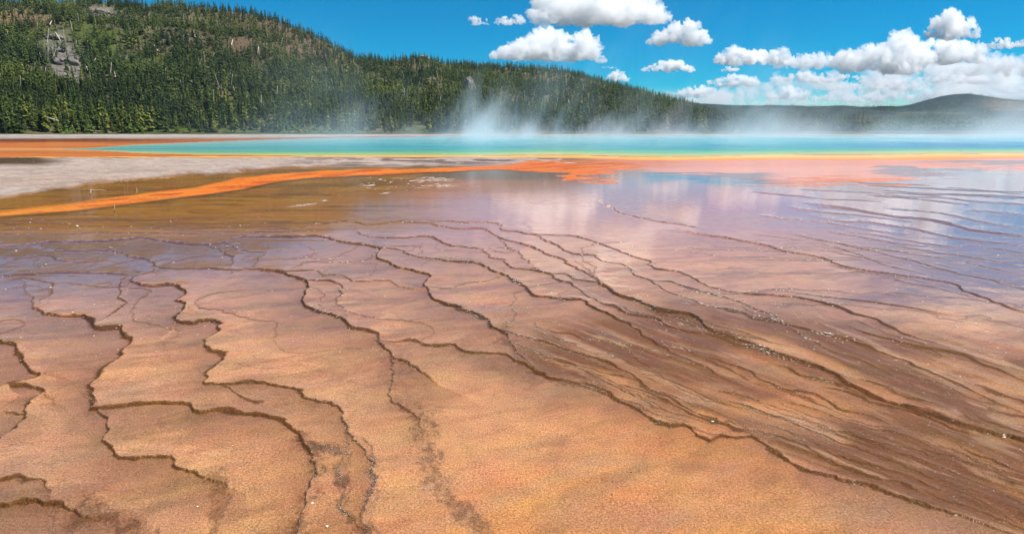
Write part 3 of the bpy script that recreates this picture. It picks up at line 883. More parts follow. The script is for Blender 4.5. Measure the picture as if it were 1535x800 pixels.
def trunk_mesh(name, h0, h1, r0, r1, mat, seed=0, sides=6, bend=0.0, knots=5, stubs=0):
    r = random.Random(seed); V = []; Fc = []
    for i in range(knots):
        f = i / (knots - 1); z = h0 + (h1 - h0) * f; rad = r0 + (r1 - r0) * f
        ox = bend * math.sin(f * 2.2 + seed) ; oy = bend * math.cos(f * 1.7 + seed) * .6
        for k in range(sides):
            a = k * 6.2832 / sides
            V.append((ox + rad * math.cos(a) * r.uniform(.85, 1.15), oy + rad * math.sin(a) * r.uniform(.85, 1.15), z))
    for i in range(knots - 1):
        for k in range(sides):
            a = i * sides + k; b = i * sides + (k + 1) % sides
            Fc.append((a, b, b + sides, a + sides))
    Fc.append(tuple(range(sides))[::-1]); Fc.append(tuple((knots - 1) * sides + k for k in range(sides)))
    for q in range(stubs):      # broken side branches
        f = r.uniform(.35, .95); z = h0 + (h1 - h0) * f; a = r.random() * 6.28; L = (h1 - h0) * r.uniform(.03, .09) * (1.3 - f)
        rad = (r0 + (r1 - r0) * f) * .5; i0 = len(V)
        ca, sa = math.cos(a), math.sin(a)
        V += [(-sa * rad, ca * rad, z), (sa * rad, -ca * rad, z), (0, 0, z + rad * 2), (ca * L, sa * L, z + L * .25)]
        Fc += [(i0, i0 + 1, i0 + 3), (i0 + 1, i0 + 2, i0 + 3), (i0 + 2, i0, i0 + 3)]
    me = bpy.data.meshes.new(name); me.from_pydata(V, [], Fc)
    if mat: me.materials.append(mat)
    for p in me.polygons: p.use_smooth = True
    return me


HI = [conifer(100 + i, 21 + i % 4, 10, spread=.125 + .02 * (i % 4), base=.05 + .05 * (i % 3), ragged=.38, fine=.62) for i in range(8)]
LO = [conifer(200 + i, 11, 6, fine=.75, spread=.125 + .02 * (i % 4), base=.08 + .05 * (i % 3), ragged=.35) for i in range(8)]


def scatter():
    """Bearing column, distance, height of every pine on the hill."""
    N = 30000
    u = RNG.uniform(-420, 1290, N)
    r0 = np.interp(u, R0_U, R0_V); r1 = np.interp(u, R1_U, R1_V)
    s = np.sqrt(RNG.uniform(0, 1, N) * ((r1 * 1.02) ** 2 - r0 ** 2) + r0 ** 2)
    r = s; s = (r - r0) / (r1 - r0)
    z, x, y = hill_z(u, r)
    pu, pv = proj(x, y, z)
    d = np.full(N, .74)
    d *= .55 + .9 * sm(.34, .56, fbm(x / 30, y / 30, 161, 3))
    d *= 1 - .35 * np.clip(np.exp(-((pu - 430) / 110) ** 2 - ((pv - 62) / 38) ** 2) * 1.4, 0, 1)
    d *= 1 - .92 * np.clip(np.exp(-((pu - 92 - (pv - 80) * .2) / 24) ** 2 - ((pv - 90) / 32) ** 2) * 1.5, 0, 1)
    d *= 1 - .9 * np.clip(np.exp(-((pu - 150) / 26) ** 2 - ((pv - 20) / 9) ** 2) * 1.4, 0, 1)
    d *= 1 - .8 * np.clip(np.exp(-((pu - 30) / 45) ** 2 - ((pv - 28) / 13) ** 2) * 1.4, 0, 1)
    d *= 1 - .6 * np.clip(np.exp(-((pu - 960) / 60) ** 2 - ((pv - 118) / 10) ** 2), 0, 1)
    d *= 1 - .5 * sm(140, 70, pv) * sm(360, 170, pu) * sm(.42, .6, fbm(x / 22, y / 22, 165, 3))
    keep = RNG.random(N) < d
    u, r, s, x, y, z, pu, pv = (a[keep] for a in (u, r, s, x, y, z, pu, pv))
    h = 4.6 + 7.0 * RNG.random(len(u)) ** 1.25 + 1.2 * (fbm(x / 40, y / 40, 163, 2) - .5)
    h = h * (1 - .18 * sm(.5, 1, s))
    return u, r, s, x, y, z, pu, pv, h


tu, tr, ts, tx, ty, tz, tpu, tpv, th = scatter()
# front trees that show largest become objects of their own
vis = (tpu > -15) & (tpu < 1250) & (ts < .12)
cand = np.where(vis)[0]
size = th[cand] / tr[cand]
# favour those that nothing stands in front of
front = size - (tr[cand] - np.interp(tu[cand], R0_U, R0_V)) * 0.0006
cand = cand[np.argsort(-front)[:285]]
single = np.zeros(len(tu), bool); single[cand] = True


def merged(name, ids, protos, mat, tintf, trunk=True):
    Vs = []; Fs = []; Ts = []; off = 0
    pick = RNG.integers(0, len(protos), len(ids))
    for k, (pv_, pt) in enumerate(protos):
        sel = ids[pick == k]
        if len(sel) == 0: continue
        a = RNG.uniform(0, 6.28, len(sel)); ca, sa = np.cos(a), np.sin(a)
        hh = th[sel]; wd = hh * RNG.uniform(.85, 1.25, len(sel))
        lx = RNG.normal(0, .02, len(sel)); ly = RNG.normal(0, .02, len(sel))
        P = np.empty((len(sel), len(pv_), 3))
        P[..., 0] = (pv_[:, 0] * ca[:, None] - pv_[:, 1] * sa[:, None]) * wd[:, None] + tx[sel][:, None] + lx[:, None] * pv_[:, 2] * hh[:, None]
        P[..., 1] = (pv_[:, 0] * sa[:, None] + pv_[:, 1] * ca[:, None]) * wd[:, None] + ty[sel][:, None] + ly[:, None] * pv_[:, 2] * hh[:, None]
        P[..., 2] = pv_[:, 2] * hh[:, None] + tz[sel][:, None] - .15
        n = len(sel); m = len(pv_)
        Vs.append(P.reshape(-1, 3)); Fs.append((pt[None] + (np.arange(n) * m)[:, None, None] + off).reshape(-1, 3)); off += n * m
        Ts.append(np.repeat(tintf(sel), m))
    o = mesh_np(name, np.concatenate(Vs), np.concatenate(Fs), mat, smooth=False)
    fattr(o.data, "tint", np.concatenate(Ts))
    return o


def tint(sel):
    t = .42 + (fbm(tx[sel] / 35, ty[sel] / 35, 171, 3) - .5) * 1.2 + RNG.normal(0, .17, len(sel))
    return np.clip(t, 0.02, .98)


# bare poles inside the stuff forest: thin trunks under each crown
pole = trunk_mesh("t", -.02, .95, .012, .003, None, 3, 4, 0, 3)
rest = np.where(~single)[0]
near_ids = rest[ts[rest] < .3]; far_ids = rest[ts[rest] >= .3]
fo1 = merged("forest", np.concatenate([near_ids]), HI[:5], M_NEED_T, tint)
fo2 = merged("forest", far_ids, LO, M_NEED_T, tint)
# one forest object
import itertools
ctx = None


def join_np(a, b, name):
    va = np.empty(len(a.data.vertices) * 3, np.float32); a.data.vertices.foreach_get("co", va)
    vb = np.empty(len(b.data.vertices) * 3, np.float32); b.data.vertices.foreach_get("co", vb)
    fa = np.empty(len(a.data.loops), np.int32); a.data.loops.foreach_get("vertex_index", fa)
    fb = np.empty(len(b.data.loops), np.int32); b.data.loops.foreach_get("vertex_index", fb)
    ta = np.empty(len(va) // 3, np.float32); a.data.attributes["tint"].data.foreach_get("value", ta)
    tb = np.empty(len(vb) // 3, np.float32); b.data.attributes["tint"].data.foreach_get("value", tb)
    for o in (a, b):
        me = o.data; bpy.data.objects.remove(o); bpy.data.meshes.remove(me)
    o = mesh_np(name, np.concatenate([va, vb]).reshape(-1, 3), np.concatenate([fa.reshape(-1, 3), fb.reshape(-1, 3) + len(va) // 3]), M_NEED_T, smooth=False)
    fattr(o.data, "tint", np.concatenate([ta, tb]))
    return o


forest = join_np(fo1, fo2, "forest")
tag(forest, "dense dark green pine forest covering the whole slope of the hill", "forest", kind="stuff")

# distant trees: foot of the plateau and its skyline
def far_forest():
    global tx, ty, tz, th
    n = 5200
    u = RNG.uniform(1020, 1700, n); r = RNG.uniform(520, 1350, n)
    bear = (u - 767.5) / F; cosb = 1 / np.sqrt(1 + bear * bear)
    x = r * bear * cosb; y = r * cosb; z = np.zeros(n)
    h = RNG.uniform(7, 12, n) + 5 * (fbm(x / 90, y / 90, 181, 2) - .3)
    keep = fbm(x / 80, y / 80, 182, 3) > .40
    u2 = RNG.uniform(880, 1700, 2600); r2 = RNG.uniform(3000, 3650, 2600)
    z2, x2, y2 = far_z(u2, r2)
    h2 = RNG.uniform(6, 13, 2600)
    u3 = RNG.uniform(980, 1700, 9000); r3 = RNG.uniform(1400, 3000, 9000)
    z3, x3, y3 = far_z(u3, r3); h3 = RNG.uniform(8, 14, 9000)
    k3 = fbm(x3 / 160, y3 / 260, 151, 5) < .56
    sv = (tx, ty, tz, th)
    tx = np.concatenate([x[keep], x2, x3[k3]]); ty = np.concatenate([y[keep], y2, y3[k3]]); tz = np.concatenate([z[keep], z2, z3[k3]]); th = np.maximum(np.concatenate([h[keep], h2, h3[k3]]), 4)
    protos = [conifer(300 + i, 5, 4, spread=.17, base=.04) for i in range(4)]
    o = merged("distant_forest", np.arange(len(tx)), protos, M_NEED_T, lambda s: np.clip(.45 + (fbm(tx[s] / 70, ty[s] / 70, 183, 2) - .5) + RNG.normal(0, .12, len(s)), .02, .98))
    tag(o, "hazy far conifer woods at the foot of the plateau and butte", "forest", kind="stuff")
    tx, ty, tz, th = sv


far_forest()

# the individual pines
crown_me = [mesh_np("crown", v, t, M_NEED, smooth=False, link=False) for v, t in HI]
trunk_me = [trunk_mesh("trunk", -0.03, .92, .016, .004, M_BARK, i) for i in range(3)]
ZONES = [(-50, 70, "where the forest edge meets the far end of the orange flat"), (70, 180, "at the forest edge below the grey rock chute"),
         (180, 290, "behind the pale sinter strip at the pool's narrow tip"), (290, 420, "along the bank beyond the narrow turquoise arm"),
         (420, 540, "at the forest edge under the brown bare shoulder"), (540, 660, "behind the pool under the saddle of the hill"),
         (660, 780, "behind the pool where the first steam rises"), (780, 900, "behind the tallest drifting steam"),
         (900, 1300, "in the steam at the low end of the hill")]
zone_counts = {}
for q, i in enumerate(cand):
    h = th[i]
    kind = "tall dark pine" if h > 8.6 else ("medium green pine" if h > 7.0 else "short bushy pine")
    zone = next(z for z in ZONES if tpu[i] < z[1])[2]
    label = f"{kind} {zone}"
    e = empty("pine_tree", (tx[i], ty[i], tz[i] - .1), label, "tree", f"{kind}s {zone}")
    wd = h * random.uniform(.9, 1.35) * (1.25 if h < 7 else 1)
    e.rotation_euler = (random.gauss(0, .015), random.gauss(0, .015), random.uniform(0, 6.28))
    c = bpy.data.objects.new("crown", crown_me[q % 8]); COL.objects.link(c); c.parent = e; c.scale = (wd, wd, h)
    t = bpy.data.objects.new("trunk", trunk_me[q % 3]); COL.objects.link(t); t.parent = e; t.scale = (h, h, h)

# bright young pines and shrubs along the forest foot
SH = [conifer(400 + i, 9, 8, spread=.36, base=.02, ragged=.35) for i in range(4)]
sh_me = [mesh_np("crown", v, t, M_SHRUB, smooth=False, link=False) for v, t in SH]
SHR = [(112, "lone light green sapling before the dark forest edge below the grey chute"), (122, None), (145, None), (150, "roundest pale green sapling in the grassy gap of the forest edge"), (165, None), (206, None), (214, "pale green sapling beside the dead leaning pole"), (224, None),
       (432, None), (440, None), (448, None), (455, None), (463, None), (470, None), (478, None), (486, None), (494, None), (520, None), (534, None), (556, None), (610, None), (640, None)]
for q, (u, lab) in enumerate(SHR):
    r = np.interp(u, R0_U, R0_V) - random.uniform(1, 7)
    b = (u - 767.5) / F; cb = 1 / math.sqrt(1 + b * b)
    h = random.uniform(2.8, 4.6)
    grp = "light green saplings at the forest foot"
    base_lab = "light green sapling in the grass below the grey chute" if u < 300 else "bright green sapling at the forest foot beside the first wisps of steam"
    e = empty("young_pine", (r * b * cb, r * cb, -.05), lab or base_lab, "tree", None if lab else (grp + (" near the chute" if u < 300 else " near the steam")))
    e.rotation_euler[2] = random.uniform(0, 6.28)
    c = bpy.data.objects.new("crown", sh_me[q % 4]); COL.objects.link(c); c.parent = e; c.scale = (h, h, h)
    t = bpy.data.objects.new("trunk", trunk_me[q % 3]); COL.objects.link(t); t.parent = e; t.scale = (h * .9,) * 3


def on_hill(u, v):
    """Point of the hillside seen along a line of sight."""
    x, y, z = ray(u, v)
    hl = math.hypot(x, y)
    bu = 767.5 + F * x / y
    rs = np.linspace(297, 900, 1200)
    hz, X, Y = hill_z(np.full_like(rs, bu), rs)
    zz = CAM_H + z / hl * rs
    k = np.argmax(hz >= zz)
    if hz[k] < zz[k]:
        k = int(np.argmin(np.abs(rs - np.interp(bu, R1_U, R1_V))))
    return float(X[k]), float(Y[k]), float(hz[k])


# standing dead trees on the skyline: column, height m, note
SNAGS = [(517, 9, "slim bare dead pole at the top of the falling ridge"), (536, 12, "tallest bare dead pole on the slope down to the saddle"), (547, 8, "short dead pole just above the saddle"), (559, 10, "dead pole at the bottom of the saddle"),
         (575, 7, "thin dead pole in the middle of the saddle"), (589, 9, "dead pole beside the twin poles on the saddle"), (597, 15, "tall dead pole of the twin poles on the saddle"), (600, 12, "shorter dead pole of the twin poles on the saddle"), (611, 11, "lone dead pole between the twin poles and the rocky knob"),
         (651, 10, "dead pole just past the rocky knob"), (660, 8, "second dead pole past the rocky knob"), (727, 10, "dead pole below the big cloud's pale tip"), (748, 8, "short dead pole under the big cloud"),
         (757, 7, "stubby dead pole on the skyline under the big cloud"), (831, 9, "dead pole in front of the big cloud's grey base"), (841, 10, "dead pole under the grey base of the big cloud"), (847, 12, "straight dead pole beside a slightly taller one under the cloud"), (855, 13, "tallest dead pole under the right tip of the big cloud"),
         (864, 10, "dead pole just past the big cloud"), (893, 11, "ragged dead tree on the long falling ridge"), (902, 11, "forked dead tree on the long falling ridge"), (926, 11, "dead tree beside the small low cloud"), (961, 10, "dead tree low on the falling ridge"), (983, 9, "last dead tree at the low end of the ridge")]
for q, (u, h, lab) in enumerate(SNAGS):
    r1 = float(np.interp(u, R1_U, R1_V)) * 0.985
    z, x, y = hill_z(np.array([float(u)]), np.array([r1]))
    me = trunk_mesh("dead_tree", -.6, h, .20, .05, M_SNAG, q, 6, .15, 6, 9)
    o = bpy.data.objects.new("dead_tree", me); COL.objects.link(o); o.location = (x[0], y[0], z[0])
    tag(o, lab, "dead tree")

def slope_poles():
    zones = [((10, 320), (25, 170), 34, "slim bleached dead pole among pines on the steep main slope"), ((320, 540), (30, 165), 34, "slim grey dead pole standing in and around the brown burn"),
             ((540, 800), (98, 170), 34, "slim pale dead pole among pines under the saddle"), ((800, 990), (112, 180), 26, "slim pale dead pole on the long low ridge slope")]
    protos = [trunk_mesh("dead_tree", -.5, 1, .045, .012, M_DEAD, 50 + i, 5, .02, 5, 5) for i in range(5)]
    for (ua, ub), (va, vb), n, lab in zones:
        k = 0
        while k < n:
            u = random.uniform(ua, ub); v = random.uniform(va, vb)
            if v < np.interp(u, SKY_U, SKY_V) + 8: continue
            h = random.uniform(3.5, 8)
            o = bpy.data.objects.new("dead_tree", protos[k % 5]); COL.objects.link(o)
            P = on_hill(u, v); o.location = (P[0], P[1] - 1.5, P[2] + 1.0)
            o.scale = (h * .62 + 1.5, h * .62 + 1.5, h)
            o.rotation_euler = (random.gauss(0, .22), random.gauss(0, .22), random.uniform(0, 6.28))
            tag(o, lab, "dead tree", lab.replace("pole", "poles")); k += 1


slope_poles()
# bleached logs and leaning poles on the slope: two ends each
LOGS = [((84, 48), (97, 68), "longest bleached log lying in the grassy clearing high on the slope"), ((85, 31), (80, 42), "short bleached log leaning above the long one"), ((65, 82), (73, 97), "bleached log lying beside the grey rock chute"),
        ((80, 107), (84, 122), "bleached log lying steeply at the foot of the grey chute"), ((137, 111), (149, 93), "bleached log leaning upright beside the crossed stumps"), ((134, 103), (137, 111), "pale stump post beside the leaning bleached log"),
        ((162, 91), (157, 104), "thin bleached log past the crossed stumps"), ((174, 33), (178, 40), "short pale log under the grey rock patch near the hilltop"), ((176, 28), (184, 34), "pale log lying across the grey rock patch near the hilltop"),
        ((233, 72), (241, 82), "bleached log alone among dark pines mid slope"), ((175, 110), (178, 121), "thin pale log standing among pines below the chute"), ((117, 165), (128, 186), "grey dead trunk leaning at the forest edge"),
        ((74, 183), (99, 190), "long grey trunk lying low at the forest edge"), ((46, 63), (47, 71), "small pale stump in the clearing near the hilltop"), ((430, 21), (428, 29), "pale snag on the bare brown shoulder"),
        ((352, 62), (350, 72), "pale snag in the middle of the brown burn"), ((390, 74), (389, 84), "slim pale snag in the brown burn"), ((430, 98), (433, 108), "pale fallen trunk under the brown burn"), ((294, 52), (296, 62), "pale snag left standing in dense pines"),
        ((524, 105), (521, 112), "pale dead trunk below the saddle"), ((617, 145), (616, 164), "slender pale trunk above the first steam"), ((692, 150), (693, 160), "pale trunk below the grey cliff patch"), ((581, 136), (583, 146), "pale dead trunk under the grey boulder ledge"),
        ((850, 148), (852, 158), "pale dead trunk in the lighter strip of slope"), ((868, 152), (873, 160), "leaning pale trunk in the lighter strip of slope"), ((885, 157), (886, 166), "pale trunk low on the lighter strip"), ((790, 150), (788, 160), "pale trunk behind the tallest steam"), ((924, 172), (922, 178), "small pale trunk near the foot of the low ridge")]
for q, (a, b, lab) in enumerate(LOGS):
    A = Vector(on_hill(*a)) + Vector((0, -3, 2.2)); B = Vector(on_hill(*b)) + Vector((0, -3, 1.6))
    L = (A - B).length
    if L > 22:      # keep a believable trunk length
        A = B + (A - B) * 22 / L; L = 22
    me = trunk_mesh("fallen_log", 0, L, .34, .16, M_DEAD, q, 7, .12, 6, 4)
    o = bpy.data.objects.new("fallen_log" if L > 6 else "dead_stump", me); COL.objects.link(o); o.location = B
    o.rotation_euler = (A - B).to_track_quat("Z", "Y").to_euler()
    tag(o, lab, "dead tree")


# rock outcrops
def rock(name, loc, size, seed, label, cat="rock", mat=None, rough=.35):
    bm = bmesh.new(); bmesh.ops.create_icosphere(bm, subdivisions=4, radius=1)
    v = np.array([p.co[:] for p in bm.verts])
    n = vn3(v[:, 0] * 1.4 + seed * 3.3 + 40, v[:, 1] * 1.4 + 40, v[:, 2] * 1.4 + 40) + .5 * vn3(v[:, 0] * 3.5 + seed + 40, v[:, 1] * 3.5 + 40, v[:, 2] * 3.5 + 40) + .25 * vn3(v[:, 0] * 8 + 40, v[:, 1] * 8 + 40, v[:, 2] * 8 + seed + 40)
    n = np.round(n * 5) / 5 * .5 + n * .5
    v = v * (1 + (n - .87) * rough * 1.6)[:, None] * np.array(size)
    for p, c in zip(bm.verts, v): p.co = c
    me = bpy.data.meshes.new(name); bm.to_mesh(me); bm.free()
    me.materials.append(mat or M_ROCK)
    o = bpy.data.objects.new(name, me); COL.objects.link(o); o.location = loc
    return tag(o, label, cat)


for u, v, sz, lab in ((575, 124, (8, 5, 3.2), "long pale grey boulder ledge in the forest under the saddle"), (703, 134, (4, 4, 7.5), "tall narrow grey cliff patch in the middle of the forest"), (635, 89, (7, 5, 4), "rocky knob topping the saddle's skyline"),
                      (602, 93, (9, 4, 2.4), "low bare rock shoulder next to the knob"), (686, 141, (3, 3, 4), "small grey crag beside the narrow cliff patch"), (100, 97, (9, 5, 4), "grey crag in the middle of the rock chute"), (150, 20, (8, 5, 3), "broad grey rock patch near the hilltop"), (95, 118, (6, 4, 3), "grey crag at the foot of the rock chute"), (85, 58, (5, 4, 2.6), "grey boulder at the head of the rock chute")):
    rock("rock_outcrop", on_hill(u, v), sz, u, lab)


# ------------------------------------------------------------------ small things on the mats
def on_mat(u, v, up=0.0):
    x, y = gnd(float(u), float(v))
    return (float(x), float(y), ground_z(u, v) + up)


for u, v, s, lab in ((116, 340, .05, "white pebble standing on a thin rim in the amber water"), (468, 755, .016, "white chip lying in the dark near channel"), (296, 759, .012, "small white chip on tan mat between two dark channels"), (349, 668, .008, "tiny white chip on tan mat inside a terrace"),
                      (1068, 632, .022, "pale green pebble in the brown outflow fan"), (921, 515, .016, "pale blue pebble on tan mat above the fan"), (637, 733, .02, "shiny grey pebble in the sparkling near channel"), (490, 789, .016, "white chip near the end of the dark channel"), (670, 731, .012, "dark green pebble beside the sparkling channel")):
    m = M_WHITE
    if "dark green" in lab: m = mat_flat("green_pebble", lin(60, 84, 40), .5)
    if "pale green" in lab: m = mat_flat("pale_green_pebble", lin(176, 200, 178), .4)
    if "blue" in lab: m = mat_flat("pale_blue_pebble", lin(150, 190, 200), .4)
    if "grey" in lab: m = mat_flat("grey_pebble", lin(150, 140, 136), .25)
    s *= .5
    rock("pebble", on_mat(u, v, s * .3), (s, s * .8, s * .6), u * .1, lab, "pebble", m)
for u, v, s, lab in ((946, 708, .006, "tiny dark speck of stone on the golden mat"), (917, 741, .005, "smallest dark speck of stone lower on the golden mat")):
    rock("pebble", on_mat(u, v, s * .3), (s, s * .8, s * .7), u, lab, "pebble", mat_flat("dark_pebble", lin(60, 44, 50), .4))


def branch(name, pts, rad, lab):
    P = [Vector(on_mat(u, v, up)) for u, v, up in pts]
    V = []; Fc = []
    for i, p in enumerate(P):
        d = (P[min(i + 1, len(P) - 1)] - P[max(i - 1, 0)]).normalized()
        a = d.cross(Vector((.3, .2, 1))).normalized(); b = d.cross(a)
        r = rad * (1 - .55 * i / (len(P) - 1))
        for k in range(6):
            V.append(p + a * r * math.cos(k * 1.0472) + b * r * math.sin(k * 1.0472))
    for i in range(len(P) - 1):
        for k in range(6):
            a = i * 6 + k; b = i * 6 + (k + 1) % 6
            Fc.append((a, b, b + 6, a + 6))
    Fc += [tuple(range(5, -1, -1)), tuple((len(P) - 1) * 6 + k for k in range(6))]
    me = bpy.data.meshes.new(name); me.from_pydata(V, [], Fc); me.materials.append(M_TWIG)
    for p in me.polygons: p.use_smooth = True
    o = bpy.data.objects.new(name, me); COL.objects.link(o)
    return tag(o, lab, "branch")


branch("branch", [(136, 292, .03), (136.5, 291.5, .10), (137, 291.3, .16), (143, 291, .12), (150, 290.7, .14), (160, 290.2, .10)], .022, "bleached bent branch sticking out of amber water beside the sinter bank")
branch("branch", [(172, 318, .0), (172.4, 317.8, .10), (173, 317.6, .2)], .013, "short bleached twig standing in amber water below the orange stream")
branch("branch", [(204, 290, .0), (206, 289.6, .10), (205, 289.2, .18)], .014, "short bleached twig standing just above the orange stream")

# ------------------------------------------------------------------ white flecks standing in for sun glints, with mineral bits and foam
def glint_and_mineral_flecks():
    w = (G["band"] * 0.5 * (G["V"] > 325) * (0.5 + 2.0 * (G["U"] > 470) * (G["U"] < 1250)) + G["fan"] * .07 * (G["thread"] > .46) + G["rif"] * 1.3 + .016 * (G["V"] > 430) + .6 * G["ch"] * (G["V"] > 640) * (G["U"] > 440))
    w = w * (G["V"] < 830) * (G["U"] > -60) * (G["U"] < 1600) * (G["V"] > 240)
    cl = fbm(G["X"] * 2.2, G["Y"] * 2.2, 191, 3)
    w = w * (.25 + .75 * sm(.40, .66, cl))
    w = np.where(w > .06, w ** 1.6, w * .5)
    p = w.ravel() / w.sum()
    n = 16000
    ids = RNG.choice(len(p), n, p=p)
    x = G["X"].ravel()[ids] + RNG.normal(0, .003, n); y = G["Y"].ravel()[ids] + RNG.normal(0, .003, n); z = G["Z"].ravel()[ids]
    D = np.hypot(x, y)
    far_ = sm(5.5, 8, D)
    s = D / 682 * (.12 + .07 * far_ + (.28 + .14 * far_) * RNG.random(n) ** 4)
    base = np.array([(1, 0, 0), (-.5, .87, 0), (-.5, -.87, 0), (0, 0, .8)])
    tri = np.array([(0, 1, 3), (1, 2, 3), (2, 0, 3)])
    a = RNG.uniform(0, 6.28, n); ca, sa = np.cos(a), np.sin(a)
    P = np.empty((n, 4, 3))
    st = RNG.uniform(.6, 1.8, n)
    P[..., 0] = (base[:, 0] * ca[:, None] - base[:, 1] * sa[:, None]) * (s * st)[:, None] + x[:, None]
    P[..., 1] = (base[:, 0] * sa[:, None] + base[:, 1] * ca[:, None]) * s[:, None] + y[:, None]
    P[..., 2] = base[:, 2] * s[:, None] + z[:, None] + .001
    o = mesh_np("glint_and_sinter_flecks", P.reshape(-1, 3), (tri[None] + (np.arange(n) * 4)[:, None, None]).reshape(-1, 3), M_WHITE, smooth=False)
    tag(o, "white flecks standing in for sun glints, with mineral bits and foam, along the terrace rims", "gravel", kind="stuff")


glint_and_mineral_flecks()

def bank_gravel():
    n = 5200
    u = RNG.uniform(-60, 700, n); f = RNG.random(n) ** .6
    lo = np.interp(u, [-60, 0, 100, 200, 300, 400, 450, 600, 700], [300, 295, 281, 270, 261, 253, 250, 249, 247])
    v = 238.5 + (lo + 1.5 - 238.5) * f
    keep = fbm(u / 60, v / 3.5, 195, 3) > .44
    u, v = u[keep], v[keep]; n = len(u)
    x, y = gnd(u, v); D = np.hypot(x, y)
    ii = np.clip(np.searchsorted(G["vs"], v), 0, len(G["vs"]) - 1); jj = np.clip(np.searchsorted(G["us"], u), 0, len(G["us"]) - 1)
    z = G["Z"][ii, jj]
    s_ = D / 682 * (.14 + .42 * RNG.random(n) ** 3)
    base = np.array([(1, 0, 0), (-.3, .9, 0), (-.9, -.2, 0), (0, -.9, 0), (.1, .1, .75)])
    tri = np.array([(0, 1, 4), (1, 2, 4), (2, 3, 4), (3, 0, 4)])
    a = RNG.uniform(0, 6.28, n); ca, sa = np.cos(a), np.sin(a)
    P = np.empty((n, 5, 3))
    P[..., 0] = (base[:, 0] * ca[:, None] - base[:, 1] * sa[:, None]) * s_[:, None] + x[:, None]
    P[..., 1] = (base[:, 0] * sa[:, None] + base[:, 1] * ca[:, None]) * s_[:, None] + y[:, None]
    P[..., 2] = base[:, 2] * s_[:, None] + z[:, None] - .002
    m, t, p = material("bank_stones")
    r = t.attr("tint").outputs["Fac"]
    t.set(p, "Base Color", t.mix(r, lin(84, 70, 60, .8), lin(210, 196, 184, .8))); t.set(p, "Roughness", .9)
    o = mesh_np("gravel", P.reshape(-1, 3), (tri[None] + (np.arange(n) * 5)[:, None, None]).reshape(-1, 3), m, smooth=False)
    fattr(o.data, "tint", np.repeat(RNG.random(n) ** 1.5, 5))
    tag(o, "grey and pale gravel strewn over the sinter bank", "gravel", kind="stuff")


bank_gravel()

# ------------------------------------------------------------------ clouds
def mat_cloud(name, dens):
    m = bpy.data.materials.new(name); m.use_nodes = True
    nt = m.node_tree
    for n_ in list(nt.nodes):
        if n_.type != "OUTPUT_MATERIAL": nt.nodes.remove(n_)
    v = nt.nodes.new("ShaderNodeVolumePrincipled")
    v.inputs["Color"].default_value = (1, 1, 1, 1)
    v.inputs["Density"].default_value = dens
    v.inputs["Anisotropy"].default_value = 0.0
    nt.links.new(v.outputs[0], nt.nodes["Material Output"].inputs["Volume"])
    return m


